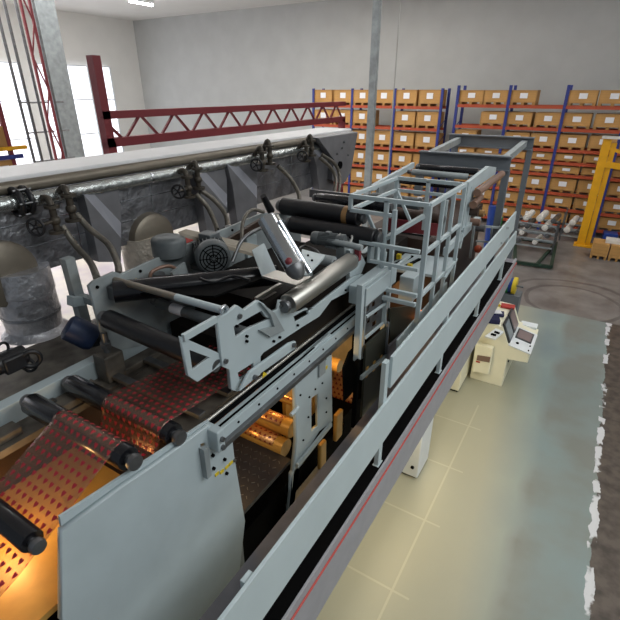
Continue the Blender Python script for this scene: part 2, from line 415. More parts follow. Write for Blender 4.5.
# ------------------------------------------------------------ console and cabinets on the floor
t = thing('control_console', (-1.2, 10.1, 0), 'cream control console with two tilted displays and a white keyboard desk', 'control console')
Y0, Y1 = 9.55, 10.9
ob('body', B().prism([(-1.56, Y0, 0), (-.86, Y0, 0), (-.86, Y0, .72), (-.46, Y0, .76), (-.46, Y0, .96), (-.90, Y0, 1.06), (-1.08, Y0, 1.45), (-1.56, Y0, 1.47)], (0, Y1 - Y0, 0)), 'cream', t, smooth=False, bevel=.012)
ob('desk_top', B().prism([(-.44, Y0 - .01, .965), (-.44, Y0 - .01, .99), (-.90, Y0 - .01, 1.085), (-.90, Y0 - .01, 1.06)], (0, 1.0, 0)), 'white', t, smooth=False)
ob('side_shelf', B().box((-.86, Y1 - .12, .98), (-.5, Y1 + .12, 1.04)), 'white', t, smooth=False, bevel=.01)
def on_slope(f, y, off=0):   # point on the sloping display face
    a, b = Vector((-.90, 0, 1.06)), Vector((-1.08, 0, 1.45)); n = Vector((.39, 0, .18)).normalized()
    v = a.lerp(b, f) + n * off; v.y = y; return v
for ya, yb, nm in ((Y0 + .03, Y0 + .50, 'screenblue'), (Y0 + .56, Y0 + 1.08, 'screen')):
    f = ob('display', B().prism([on_slope(.08, ya), on_slope(1.12, ya), on_slope(1.12, ya, .04), on_slope(.08, ya, .04)], (0, yb - ya, 0)), 'bezel', t, smooth=False, bevel=.006)
    ob('screen', B().prism([on_slope(.18, ya + .06, .038), on_slope(1.02, ya + .06, .038), on_slope(1.02, ya + .06, .046), on_slope(.18, ya + .06, .046)], (0, yb - ya - .12, 0)), nm, f, smooth=False)
kb = ob('keyboard_panel', B().prism([(-.50, Y0 + .42, .985), (-.50, Y0 + .42, 1.01), (-.84, Y0 + .42, 1.085), (-.84, Y0 + .42, 1.06)], (0, .5, 0)), 'bezel', t, smooth=False)
ob('key_field', B().prism([(-.53, Y0 + .47, 1.012), (-.53, Y0 + .47, 1.022), (-.81, Y0 + .47, 1.084), (-.81, Y0 + .47, 1.074)], (0, .4, 0)), 'screen', kb, smooth=False)
for (x, y, z) in ((-.75, Y0 + .2, 1.045), (-.5, Y0 + .08, .995), (-.5, Y0 + .3, .995)):
    ob('button', B().cyl((x, y, z), (x, y, z + .03), .03 if x < -.6 else .014), 'void', t)
ob('lock', B().cyl((-.852, Y0 + .12, .62), (-.83, Y0 + .12, .62), .025), 'void', t)
cb = thing('wall_box', (-1.4, 9.45, .45), 'small white box with brown vent grille on the side of the cream console', 'electrical box')
ob('housing', B().prism([P(477, 341, Y=9.5), P(494, 346, Y=9.5), P(489.5, 372, Y=9.5), P(474, 368, Y=9.5)], (0, -.14, 0)), 'cream', cb, smooth=False, bevel=.01)
ob('vent_grille', B().prism([P(477.5, 355, Y=9.35), P(490.5, 357, Y=9.35), P(489.5, 362.5, Y=9.35), P(476.5, 360, Y=9.35)], (0, -.008, 0)), 'brownscreen', cb, smooth=False)
ob('red_badge', B().prism([P(476, 360.5, Y=9.35), P(480, 361.5, Y=9.35), P(480, 363, Y=9.35), P(476, 362, Y=9.35)], (0, -.008, 0)), 'red', cb, smooth=False)
t = thing('switch_panel', (-1.3, 9.7, 1.49), 'white slanted panel with black switches on top of the cream console', 'switch panel')
q = [P(484.5, 337.5, Y=9.28), P(495, 340.5, Y=9.28), P(503.5, 333, Y=9.52), P(495.5, 329.5, Y=9.52)]
ob('panel', B().prism(q, (0, -.01, .04)), 'white', t, smooth=False, bevel=.004)
m_ = (q[0] + q[1] + q[2] + q[3]) / 4; ob('bracket', B().beam(m_, (m_.x, 9.56, m_.z), .12, .05), 'cream', t, smooth=False)
for fu, fv in ((.4, .35), (.62, .35), (.45, .65), (.7, .65)):
    c = (q[0].lerp(q[1], fu)).lerp(q[3].lerp(q[2], fu), fv) + Vector((0, -.01, .045))
    ob('switch', B().box(c - Vector((.03, .03, .01)), c + Vector((.03, .03, .012))), 'void', t, smooth=False)
def lying(name, x, y, z, sx, sy, sz, rz, m, label, cat, group=None):
    b = B().box((-sx / 2, -sy / 2, 0), (sx / 2, sy / 2, sz)); bmesh.ops.rotate(b.bm, verts=b.bm.verts, cent=(0, 0, 0), matrix=Matrix.Rotation(rz, 3, 'Z'))
    bmesh.ops.translate(b.bm, verts=b.bm.verts, vec=(x, y, z)); return tag(ob(name, b, m, smooth=False, bevel=min(.012, sz / 3)), label, cat, group)
c = P(491, 320, Z=1.5); lying('cloth_bag', c.x, c.y, 1.47, .34, .26, .10, .3, 'navy', 'navy cloth bag lying on the console beside the white switch panel', 'bag')
c = P(496, 313, Z=1.5); lying('folded_cloth', c.x, c.y, 1.47, .34, .24, .05, .2, 'navy', 'small dark blue folded cloth on the console behind the navy bag', 'cloth')
lying('document_sheet', c.x, c.y, 1.525, .22, .18, .012, .4, 'label', 'white paper sheet lying on the dark blue cloth', 'paper')
c = P(508, 306, Z=1.5); lying('binder', c.x, c.y, 1.47, .30, .2, .05, .1, 'red', 'red binder lying at the far end of the console top', 'binder')
lying('notepad', c.x - .22, c.y - .03, 1.47, .12, .1, .03, .5, 'warnyellow', 'small yellow notepad beside the red binder on the console', 'notepad')
t = thing('floor_cabinet', (-1.75, 9.6, 0), 'tall cream cabinet standing on the floor left of the control console', 'cabinet')
ob('body', B().box((-2.15, 8.8, .05), (-1.62, 10.2, 1.6)), 'cream', t, smooth=False, bevel=.015)
ob('plinth', B().box((-2.12, 8.84, 0), (-1.65, 10.16, .05)), 'void', t, smooth=False)
t = thing('printing_pedestal', (-1.75, 6.05, 0), 'white machine pedestal with a black lock under the walkway', 'machine pedestal')
ob('body', B().box((-2.3, 5.92, .04), (-1.52, 6.5, 1.6)), 'white', t, smooth=False, bevel=.02)
ob('foot', B().box((-2.25, 5.96, 0), (-1.57, 6.45, .04)), 'void', t, smooth=False)
ob('lock', B().cyl((-1.62, 5.925, .25), (-1.62, 5.9, .25), .03), 'void', t)
# cable reel behind the console
t = thing('cable_reel', (-1.35, 11.9, .0), 'blue, green and yellow reel on a dark stand behind the console', 'reel')
c = P(511, 285, Y=12.0)
for dx, m_, r_ in ((-.09, 'greenbright', .22), (0, 'bluebright', .19), (.09, 'warnyellow', .22)):
    ob('drum', B().cyl((c.x + dx - .045, c.y, c.z), (c.x + dx + .045, c.y, c.z), r_), m_, t)
b = B().box((c.x - .3, c.y - .2, 0), (c.x + .28, c.y + .25, c.z - .2)).beam((c.x - .3, c.y, c.z), (c.x + .3, c.y, c.z), .04)
ob('stand', b, 'gantry', t, smooth=False)

# ------------------------------------------------------------ printing machine, near unit: side frames, rail, deck
XR, XL = -2.2, -3.6
t = thing('operator_side_frame', (XR, 1.6, 0), 'pale grey machine side frame nearest the camera with bolts and slot', 'machine frame')
plate('panel', XR, .05, px(XR, [(120, 486), (150, 466), (208, 424), (229, 428), (232, 455), (243, 520), (232, 620), (60, 620), (60, 530)]), [px(XR, [(198, 443), (203, 441), (205, 472), (201, 474)])], 'paint', t)
ob('frame_rib', B().prism([P(199, 448, X=XR + .03), P(204, 445, X=XR + .03), P(207, 473, X=XR + .03), P(203, 477, X=XR + .03)], (.05, 0, 0)), 'paint_dirty', t, smooth=False)
for q in ((223, 447), (212, 455), (213, 468), (224, 459), (234, 460), (226, 473)):
    p = P(*q, X=XR + .025); ob('bolt', B().cyl(p, p + Vector((.02, 0, 0)), .014), 'void' if q[0] != 234 else 'steel', t)
for q in ((217, 474), (222, 471.5), (227, 467), (231, 463)):
    p = P(*q, X=XR + .03); ob('yellow_tag', B().box(p - Vector((.004, .022, .014)), p + Vector((.004, .022, .014))), 'warnyellow', t, smooth=False)
ob('front_edge', B().beam(P(60, 523, X=XR - .03), P(208, 425, X=XR - .03), .10, .02, up=(1, 0, 0)), 'paint', t, smooth=False)
ob('lower_frame', B().box((XR - .1, 0.2, 0), (XR, 2.3, 2.4)), 'paint_dirty', t, smooth=False)

t = thing('machine_rail', (-2.15, 5, 3.5), 'long pale linear rail with dark top slot and a black shadow line running along the machine side', 'rail')
ra, rb = P(214, 429, X=-2.15), P(368, 287, X=-2.15)
ra.z = rb.z = 3.55
ob('rail_body', B().box((-2.22, ra.y, 3.44), (-2.12, rb.y, 3.56)), 'paint', t, smooth=False, bevel=.006)
ob('lower_flange', B().box((-2.13, ra.y, 3.40), (-2.08, rb.y, 3.455)), 'steel', t, smooth=False, bevel=.006)
ob('shadow_line', B().box((-2.245, ra.y, 3.565), (-2.215, rb.y, 3.60)), 'void', t, smooth=False)  # black bar drawn in for the shadow line beside the rail
ob('guide_bar', B().cyl((-2.26, ra.y + .03, 3.60), (-2.26, rb.y, 3.60), .022), 'brush', t)
ob('top_groove', B().box((-2.175, ra.y, 3.56), (-2.155, rb.y, 3.566)), 'void', t, smooth=False)
ob('end_clamp', B().box((-2.25, ra.y - .05, 3.42), (-2.07, ra.y + .03, 3.62)), 'paint', t, smooth=False, bevel=.012)
for dz in (-.06, .02): ob('clamp_bolt', B().cyl((-2.07, ra.y - .01, 3.52 + dz), (-2.045, ra.y - .01, 3.52 + dz), .02), 'steel', t)
y = ra.y + .25
while y < rb.y:
    ob('rail_screw', B().cyl((-2.125, y, 3.505), (-2.112, y, 3.505), .011, n=10), 'void', t); y += .28

t = thing('middle_side_panel', (-2.15, 3.3, 0), 'pale grey upright side panel with black screws under the rail', 'machine frame')
plate('panel', -2.17, .05, px(-2.15, [(295, 366), (331, 334), (332, 421), (319, 431), (300, 462), (292, 474), (289, 590), (281, 590), (297, 440)]), [px(-2.15, [(311, 398), (318, 393), (319, 426), (311, 432)])], 'paint', t)
ob('inner_strip', B().prism([P(318, 360, X=-2.14), P(324, 355, X=-2.14), P(324, 372, X=-2.14), P(318, 377, X=-2.14)], (.02, 0, 0)), 'paint_dirty', t, smooth=False)
for q in ((300, 395), (309, 397), (308, 417), (325, 359), (330, 354), (326, 398), (326, 412), (300, 380), (322, 383), (303, 440), (315, 389)):
    p = P(*q, X=-2.145); ob('screw', B().cyl(p, p + Vector((.012, 0, 0)), .011, n=12), 'void', t)
for q in ((321, 373), (326, 368)):
    p = P(*q, X=-2.14); ob('yellow_tag', B().box(p - Vector((.004, .03, .02)), p + Vector((.004, .03, .02))), 'warnyellow', t, smooth=False)
ob('handle', B().cyl(P(291, 415, X=-2.1), P(298, 407, X=-2.1), .022), 'paint', t)
ob('diagonal_brace', B().beam(P(297, 466, X=-2.12), P(331, 424, X=-2.12), .03, .06), 'paint', t, smooth=False)
ob('lower_panel', B().box((-2.25, 3.1, 0), (-2.16, 3.9, 1.7)), 'paint_dirty', t, smooth=False)

# lower machine bed and far side frame
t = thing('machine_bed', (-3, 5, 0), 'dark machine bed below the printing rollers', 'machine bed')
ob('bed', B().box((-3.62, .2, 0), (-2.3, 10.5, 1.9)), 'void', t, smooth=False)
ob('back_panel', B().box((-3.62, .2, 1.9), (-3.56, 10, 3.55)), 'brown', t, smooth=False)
tag(ob('dark_filler', B().box((-3.52, 2.9, 3.42), (-2.3, 4.6, 3.8)).box((-3.55, 3.3, 3.8), (-2.3, 5.2, 4.1)).box((-3.55, 4.6, 3.3), (-2.35, 6.7, 3.95)), 'filldark', smooth=False), 'dark filler blocks standing in for shade between the upper side plates', 'machine body')  # dark blocks added so the space between the plates looks shaded
t = thing('tread_plate', (-2.8, 2.6, 2.3), 'dark checker plate step between the near and middle side panels', 'step')
ob('plate', B().box((-3.5, 1.9, 2.24), (-2.24, 3.22, 2.29)), 'tread', t, smooth=False)
b = B()
for i in range(9):
    for j in range(18):
        x, y = -2.32 - j * .065, 2.35 + i * .095
        b.beam((x - .014, y - .014 * (1 if (i + j) % 2 else -1), 2.292), (x + .014, y + .014 * (1 if (i + j) % 2 else -1), 2.292), .008, .006)
ob('tread_pattern', b, 'steel', t, smooth=False)['kind'] = 'stuff'

t = thing('girder', (XL, 2, 3.2), 'grey machine frame beam on the far left side, coated with grease', 'machine frame')
ob('beam', B().box((-3.72, .1, 3.45), (-3.6, 3.0, 3.74)), 'paint', t, smooth=False, bevel=.006)
ob('ledge', B().box((-3.6, .1, 3.5), (-3.36, 3.0, 3.56)), 'deck', t, smooth=False)
ob('side_table', B().box((-4.75, 1.0, 3.44), (-3.72, 3.2, 3.55)), 'deck', t, smooth=False)
ob('lower_wall', B().box((-3.74, .1, 1.9), (-3.63, 3.4, 3.45)), 'paint_dirty', t, smooth=False)
for (x0, y0, x1, y1) in ((-3.56, .9, -3.42, 1.25), (-3.55, 1.5, -3.38, 1.95), (-3.55, 2.2, -3.4, 2.75)):
    ob('bearing_block', B().box((x0, y0, 3.56), (x1, y1, 3.63)), 'deck', t, smooth=False, bevel=.01)
t = thing('bracket_clamp', (-3.5, 2.2, 3.56), 'greasy steel clamp and bolt assembly at the left end of the black rollers', 'clamp')
c = P(107, 350, X=-3.5)
ob('base', B().box((c.x - .09, c.y - .1, 3.56), (c.x + .09, c.y + .1, c.z - .02)), 'deck', t, smooth=False, bevel=.015)
ob('screw', B().cyl((c.x, c.y, c.z - .05), (c.x - .01, c.y + .01, c.z + .17), .03), 'steel', t)
ob('nut', B().cyl((c.x, c.y, c.z + .03), (c.x, c.y, c.z + .08), .05, n=6), 'steel', t)
c = P(42, 378, X=-3.5)
ob('wing_nut', B().torus((-3.48, c.y, 3.63), (1, .3, 0), .05, .012), 'steel', t)

# golden tray under the near web
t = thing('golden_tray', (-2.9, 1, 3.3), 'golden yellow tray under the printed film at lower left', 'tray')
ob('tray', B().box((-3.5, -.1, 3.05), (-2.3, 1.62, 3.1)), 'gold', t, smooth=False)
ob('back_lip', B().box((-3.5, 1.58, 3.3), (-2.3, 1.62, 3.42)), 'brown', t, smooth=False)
tag(ob('guide_plate', B().prism([(-3.42, 1.95, 3.52), (-3.42, 2.95, 3.6), (-2.35, 2.95, 3.6), (-2.35, 1.95, 3.52)], (0, 0, -.03)), 'deck', smooth=False), 'greasy guide plate below the clear film span', 'plate')
for i, (y, l) in enumerate(((2.1, 'grey flat crossbar under the clear film span, nearest the rollers'), (2.45, 'grey flat crossbar under the middle of the clear film span'), (2.8, 'grey flat crossbar under the far end of the clear film span'))):
    tag(ob('crossbar', B().box((-3.4, y - .04, 3.6), (-2.32, y + .04, 3.64)), 'steel', smooth=False, bevel=.006), l, 'crossbar', 'crossbars below the film')

def roller(name, a, b, r, m, label, cat='roller', group=None, endm='steel', endr=.4, sleeve=None):
    a, b = Vector(a), Vector(b); t = thing(name, (a + b) / 2 - Vector((0, 0, r)), label, cat, group); d = (b - a).normalized()
    e = .02; L = (b - a).length
    ob('drum', B().lathe(a, b, [(0, r * .93), (e * .4, r), (1 - e * .4, r), (1, r * .93)], 40), m, t)
    for p, s_ in ((a, -1), (b, 1)):
        ob('journal', B().cyl(p - d * s_ * .01, p + d * s_ * .07, r * endr), endm, t)
        ob('bearing', B().lathe(p + d * s_ * .03, p + d * s_ * .075, [(0, r * .62), (.5, r * .7), (1, r * .62)]), endm, t)
    if sleeve:
        f0, f1, sm = sleeve; ob('sleeve', B().cyl(a.lerp(b, f0), a.lerp(b, f1), r * 1.012), sm, t)
    return t
AR, AL = P(134, 459, X=-2.3), P(34, 403, Y=1.35); AY, AZ = 1.35, 3.80
roller('film_roller', (-3.38, AY, AZ), (-2.24, AY, AZ), .085, 'darkroll', 'black glossy roller with red printed film, nearer of the two at lower left', group='film rollers')
BY, BZ = 1.75, 3.70
roller('film_roller', (-3.50, BY, BZ), (-2.26, BY, BZ), .088, 'darkroll', 'long black glossy roller behind the nearest film roller with bearing at the right frame', group='film rollers')
roller('idler_roller', P(4, 390, Z=3.45), P(4, 390, Z=3.45) + Vector((1.15, 0, 0)), .03, 'brush', 'thin bright steel idler bar under the film at lower left')
roller('dark_idler', (-3.3, .72, 3.62), (-2.35, .72, 3.62), .07, 'darkroll', 'black roller in the lower left corner below the printed film')
roller('print_roller', (-3.45, 2.17, 4.17), (-2.28, 2.2, 4.08), .085, 'black', 'thick matt black roller under the upper side plate')
roller('small_dark_roller', P(158, 303, X=-3.4), P(158, 303, X=-3.4) + Vector((1.1, 0, -.02)), .05, 'motor', 'dark grey roller with pale label behind the thick black roller', sleeve=(.18, .32, 'label'))
t = thing('tie_tube', (-2.9, 2.4, 4.4), 'pale tie tube with round end nut spanning the upper side plates', 'tie tube')
ta, tb = P(115, 280, X=-3.58), P(222, 310, X=-2.24)
ob('tube_dark_half', B().cyl(ta, ta.lerp(tb, .62), .03), 'ductmetal', t)
ob('tube_light_half', B().cyl(ta.lerp(tb, .62), tb, .031), 'paint', t)
ob('end_nut', B().torus(tb + Vector((.02, 0, 0)), (1, 0, 0), .035, .014), 'chrome', t)
ob('bracket', B().box(ta + Vector((-.02, -.1, -.16)), ta + Vector((.12, -.03, -.03))), 'steel', t, smooth=False, bevel=.01)
ob('hook', B().torus(ta + Vector((.03, -.04, -.09)), (0, 1, 0), .04, .012), 'steel', t)

# film webs
def arc(cy, cz, r, a0, a1, n=8): return [(cy + r * math.cos(R(a0 + (a1 - a0) * i / n)), cz + r * math.sin(R(a0 + (a1 - a0) * i / n))) for i in range(n + 1)]
prof = [(-.2, 3.22), (.6, 3.50)] + arc(AY, AZ, .088, 150, -10, 14) + [(1.46, 3.60), (1.62, 3.57)] + arc(BY, BZ, .091, 190, 80) + [(2.1, 3.755), (2.5, 3.72), (2.9, 3.70), (3.2, 3.64)]
tag(sheet('printed_film', prof, -2.98, -2.32, 'film', n=14), 'clear film web printed with red hearts running over the black rollers', 'film web')
def roll_band(y, z, r, x0, x1, label, fm='filmlit'):
    t = thing('lit_film_roll', ((x0 + x1) / 2, y, z - r), label, 'film roll', 'lit film rolls under the rail')
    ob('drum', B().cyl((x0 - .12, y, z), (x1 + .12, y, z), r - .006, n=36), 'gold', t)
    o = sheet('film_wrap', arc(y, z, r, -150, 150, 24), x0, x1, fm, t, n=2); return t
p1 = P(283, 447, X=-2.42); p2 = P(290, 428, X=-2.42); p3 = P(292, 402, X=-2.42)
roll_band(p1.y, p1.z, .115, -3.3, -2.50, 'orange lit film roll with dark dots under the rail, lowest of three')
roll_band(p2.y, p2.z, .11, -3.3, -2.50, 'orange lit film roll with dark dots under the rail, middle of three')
roll_band(p3.y, p3.z, .04, -3.2, -2.38, 'narrow orange lit film roll under the rail, topmost of three')

# ------------------------------------------------------------ upper unit: side plates
t = thing('upper_side_plate', (XR, 2.8, 3.6), 'pale grey cut-out side plate carrying the steel roll and triangular bracket', 'machine frame')
plate('plate', XR, .035, px(XR, [(216, 318), (226, 313), (236, 305), (243, 310), (257, 300), (262, 303), (270, 312), (277, 309), (279, 300), (284, 300), (290, 313), (312, 308), (352, 277), (362, 274), (358, 286), (330, 300), (318, 316), (300, 327), (262, 352), (259, 356), (259, 374), (236, 391), (230, 389), (228, 369), (221, 366)]),
      [px(XR, [(232, 326), (260, 310), (265, 317), (270, 318), (248, 328), (234, 338)]), px(XR, [(236, 372), (252, 362), (253, 370), (238, 380)]), px(XR, [(292, 316), (306, 308), (308, 314), (294, 322)])], 'paint', t)
ob('triangle_bracket', B().beam(P(216, 319, X=XR), P(183, 338, X=XR), .03, .05), 'paint', t, smooth=False)
plate('bracket_plate', XR - .02, .03, px(XR, [(182, 337), (221, 354), (222, 365), (198, 382), (189, 376)]), [px(XR, [(190, 350), (211, 358), (193, 371)])], 'paint', t)
ob('steel_cradle', B().prism(reversed([P(258, 302, X=XR + .02), P(272, 312, X=XR + .02), P(282, 330, X=XR + .02), P(268, 336, X=XR + .02), P(258, 330, X=XR + .02), P(272, 326, X=XR + .02), P(268, 314, X=XR + .02)]), (.03, 0, 0)), 'paint_dirty', t, smooth=False)
for q in ((239, 316), (246, 336), (246, 341), (225, 361), (280, 306), (273, 341), (279, 337), (297, 325), (345, 290), (236, 326), (341, 296)):
    p = P(*q, X=XR + .018); ob('bolt', B().cyl(p, p + Vector((.02, 0, 0)), .02 if q in ((239, 316), (225, 361)) else .012, n=14), 'steel' if q[0] in (239, 225, 280) else 'void', t)
tag(ob('link_arm', B().prism([P(246, 379, X=-2.12), P(250, 372, X=-2.12), P(290, 343, X=-2.12), P(296, 341, X=-2.12), P(297, 348, X=-2.12), P(262, 373, X=-2.12), P(240, 392, X=-2.12)], (-.03, 0, 0)), 'paint', smooth=False, bevel=.01), 'pale link arm lying just above the long rail', 'link arm')
for q, l in (((254, 377), 'lower'), ((293, 345), 'upper')):
    p = P(*q, X=-2.12); tag(ob('pivot_pin', B().cyl(p, p + Vector((.03, 0, 0)), .022), 'steel'), 'round steel pivot pin on the %s end of the pale link arm' % l, 'pin')
tag(ob('warning_sticker', B().prism([P(262, 378, X=-2.105), P(267, 374, X=-2.105), P(263.5, 371.5, X=-2.105)], (.004, 0, 0)), 'warnyellow', smooth=False), 'small yellow triangular warning sticker on the link arm above the rail', 'sticker')
# brushed steel roll along the machine
ca, cb_ = P(288, 304, X=-2.15), P(351, 261, X=-2.15)
roller('steel_roll', ca, cb_, .094, 'brush', 'brushed steel roll lying lengthwise on the pale side plate', endm='steel')
tag(ob('roll_bracket', B().prism([P(346, 250, X=-2.3), P(354, 247, X=-2.3), P(362, 262, X=-2.3), P(352, 286, X=-2.3), P(346, 280, X=-2.3)], (.05, 0, 0)), 'paint', smooth=False), 'pale end bracket with red block at the far end of the brushed roll', 'bracket')
tag(ob('red_block', B().box(P(358, 252, X=-2.2) - Vector((.03, .03, .1)), P(358, 252, X=-2.2) + Vector((.03, .03, .06))), 'darkred', smooth=False), 'dark red block beside the far end of the brushed steel roll', 'block')
for k, (q0, q1, l) in enumerate((((256, 299), (284, 282), 'nearer'), ((262, 301), (292, 284), 'farther'))):
    tag(ob('slide_bar', B().beam(P(*q0, X=-2.38), P(*q1, X=-2.38), .03, .03), 'brush', smooth=False), 'short steel slide bar left of the brushed roll, %s of two' % l, 'bar')

tag(ob('slide_support', B().box((-2.46, 2.95, 3.9), (-2.30, 3.55, P(270, 292, X=-2.38).z - .03)), 'filldark', smooth=False), 'dark support block under the two short slide bars', 'block')
# left big plate
t = thing('drive_side_plate', (XL, 3, 3.6), 'large rounded grey plate behind the rollers on the drive side', 'machine frame')
plate('plate', XL, .04, px(XL, [(88, 286), (93, 281), (114, 271.5), (121, 274), (185, 245), (262, 213), (300, 214), (300, 262), (215, 300), (140, 345), (108, 352), (100, 330)]), [px(XL, [(111, 288), (116, 286), (117, 294), (112, 296)]), px(XL, [(129, 283), (138, 279), (138, 284), (130, 288)])], 'paint_dirty', t)
for q in ((140, 271), (97, 287), (232, 230), (180, 252)):
    p = P(*q, X=XL + .02); ob('bolt', B().cyl(p, p + Vector((.012, 0, 0)), .015, n=12), 'void', t)
p = P(135, 281, X=XL + .03); ob('yellow_label', B().box(p - Vector((.004, .04, .05)), p + Vector((.004, .02, .02))), 'warnyellow', t, smooth=False)
t = thing('dark_web_sheet', (-2.9, 3.2, 4.3), 'dark glossy film sheet stretched between the upper side plates', 'film web')
v = [P(118, 292, X=-3.5), P(235, 266, X=-3.1), P(268, 276, X=-2.5), P(214, 296, X=-2.6)]
ob('sheet', B().prism([v[0], v[1], v[2], v[3]], (0, 0, -.02)), 'void', t, smooth=False)
ob('edge_roll', B().cyl(P(114, 292, X=-3.5), P(276, 275, X=-2.55), .10), 'darkroll', t)

# motors and bits between the plates
def motor(name, c, r, L, axis, m, label):
    axis = Vector(axis).normalized(); c = Vector(c); t = thing(name, c - Vector((0, 0, r)), label, 'motor')
    ob('body', B().lathe(c, c - axis * L, [(0, r * .8), (.05, r * .95), (1, r * .9)]), m, t)
    b = B()
    for i in range(28):
        a = 2 * math.pi * i / 28; q = axis.to_track_quat('Z', 'Y') @ Vector((math.cos(a), math.sin(a), 0))
        b.beam(c - axis * L * .12 + q * r, c - axis * L * .85 + q * r, .008, r * .25, up=q)
    ob('cooling_fins', b, m, t, smooth=False)
    f = ob('fan_cowl', B().lathe(c - axis * L * .12, c + axis * L * .16, [(0, r * 1.12), (.7, r * 1.12), (1, r * .96)]), m, t)
    b = B()
    for rr in (.25, .45, .65, .85): b.torus(c + axis * L * .162, axis, r * rr, r * .035, 24, 6)
    for i in range(8):
        a = math.pi * i / 4; q = axis.to_track_quat('Z', 'Y') @ Vector((math.cos(a), math.sin(a), 0)); b.beam(c + axis * L * .165 + q * r * .1, c + axis * L * .165 + q * r * .9, r * .05)
    ob('grille', b, 'void', f)
    ob('terminal_box', B().box(c - axis * L * .5 + Vector((-r * .5, -r * .5, r * .8)), c - axis * L * .5 + Vector((r * .5, r * .5, r * 1.3))), m, t, smooth=False, bevel=.01)
    ob('gear_flange', B().cyl(c - axis * L, c - axis * (L + .05), r * 1.1), m, t)
    ob('foot', B().box(c - axis * L * .7 + Vector((-r, -r, -r * 1.25)), c - axis * L * .7 + Vector((r, r, -r * .9))), m, t, smooth=False)
    return t
motor('drive_motor', P(213, 257, X=-3.2), .16, .42, (.75, -.65, .05), 'motor', 'round grey finned motor with fan grille behind the dark film sheet')
c = P(66, 326, X=-3.95); t = thing('blue_motor', c - Vector((0, 0, .13)), 'dark blue round motor lying left of the big grey plate', 'motor')
ob('housing', B().lathe(c, P(96, 340, X=-3.80), [(0, .09), (.08, .125), (.8, .13), (.95, .11), (1, .06)]), 'motorblue', t)
ob('end_bell', B().lathe(P(94, 339, X=-3.8), P(101, 341, X=-3.75), [(0, .09), (1, .05)]), 'black', t)
tag(ob('round_actuator', B().lathe(P(170, 257, X=-3.62), P(168, 236, X=-3.62), [(0, .13), (.1, .17), (.8, .175), (.93, .16), (1, .13)]), 'motor'), 'dark round cap of an actuator above the grey plate, left of the finned motor', 'actuator')
motor('gear_motor', P(316, 238, Y=4.45), .07, .3, (-1, -.2, 0), 'motor', 'pale grey gear motor below the big black rolls')
tag(ob('motor_shaft', B().cyl(P(328, 240, Y=4.45), P(362, 248, Y=4.45), .035), 'paint_dirty'), 'pale shaft running right from the gear motor', 'shaft')
tag(ob('brown_lever', B().prism([P(178, 232, X=-3.55), P(186, 229, X=-3.55), P(262, 246, X=-3.2), P(256, 254, X=-3.2)], (.02, .02, -.05)), 'ductmetal', smooth=False), 'long brown flat lever crossing above the finned motor', 'lever')
tag(ob('swing_arm', B().beam(P(203, 258, X=-3.45), P(262, 222, X=-3.45), .05, .10), 'brown', smooth=False), 'dark brown swing arm behind the finned motor', 'arm')
tag(ob('steel_rod', B().tube([P(232, 262, X=-3.3), P(244, 238, X=-3.3), P(268, 226, X=-3.3), P(276, 232, X=-3.3)], .022), 'steel'), 'bent steel rod between the finned motor and the shiny cylinder', 'rod')
tag(ob('hydraulic_hose', B().tube([P(242, 246, X=-3.3), P(243, 222, X=-3.4), P(252, 210, X=-3.45), P(264, 212, X=-3.4)], .022), 'hose'), 'brown hose loop curling left of the shiny cylinder', 'hose')
tag(ob('black_lever', B().cyl(P(263, 196, X=-3.4), P(271, 211, X=-3.4), .035, .05), 'black'), 'short black lever standing at the top of the shiny cylinder', 'lever')
tag(ob('red_valve_cluster', B().beam(P(188, 244, X=-3.85), Vector((-3.85, P(188, 244, X=-3.85).y, .0)), .05).cyl(P(186, 244, X=-3.85), P(190, 235, X=-3.85), .07).cyl(P(193, 247, X=-3.85), P(196, 238, X=-3.85), .05), 'red'), 'red valve bodies behind the grey plate left of the finned motor', 'valve')
tag(ob('support_web', B().prism([P(170, 272, X=-3.4), P(183, 262, X=-3.4), P(188, 280, X=-3.4), P(174, 282, X=-3.4)], (.03, 0, 0)), 'paint_dirty', smooth=False), 'grey triangular support web below the finned motor', 'bracket')
tag(ob('cable', B().tube([P(150, 284, X=-3.45), P(152, 272, X=-3.45), P(168, 266, X=-3.42), P(180, 271, X=-3.4)], .018), 'brownfilm'), 'reddish brown hose arching over the grey plate edge', 'hose')

for i, (q, d, m_, l) in enumerate((((300, 262), (.12, .08, .06), 'paint_dirty', 'small pale gearbox under the shiny cylinder tray'),
        ((345, 246), (.06, .12, .08), 'paint_dirty', 'grey bearing housing at the right end of the black rolls'),
        ((246, 240), (.1, .1, .07), 'paint', 'pale bearing block right of the finned motor'),
        ((228, 232), (.08, .14, .05), 'motor', 'dark grey block above the finned motor'),
        ((160, 282), (.08, .08, .06), 'steel', 'small steel block left of the finned motor on the grey plate'))):
    p = P(*q, Z=4.3); p.z = 4.3; t = thing('machine_block', p, l, 'machine part')
    dx, dy, dz = d; ob('housing', B().box((p.x - dx, p.y - dy, 4.1), (p.x + dx, p.y + dy, 4.3 + dz)), m_, t, smooth=False, bevel=.012)
    ob('cover', B().cyl((p.x, p.y, 4.3 + dz), (p.x, p.y, 4.33 + dz), min(dx, dy) * .7), 'steel', t)
    for sx in (-1, 1): ob('bolt', B().cyl((p.x + sx * dx * .8, p.y - dy * .8, 4.3 + dz), (p.x + sx * dx * .8, p.y - dy * .8, 4.315 + dz), .012, n=8), 'void', t)
for i, (pts, m_, l) in enumerate((([(296, 252), (304, 246), (316, 250), (322, 258)], 'black', 'thin black cable looping beside the tray'),
        ([(338, 236), (346, 230), (352, 236), (350, 244)], 'rope', 'pale cable loop near the end of the black rolls'),
        ([(196, 276), (212, 282), (232, 276), (250, 280)], 'black', 'black cable lying in front of the finned motor'))):
    tag(ob('cable', B().tube([P(x, y, Z=4.42) for x, y in pts], .012), m_), l, 'cable')
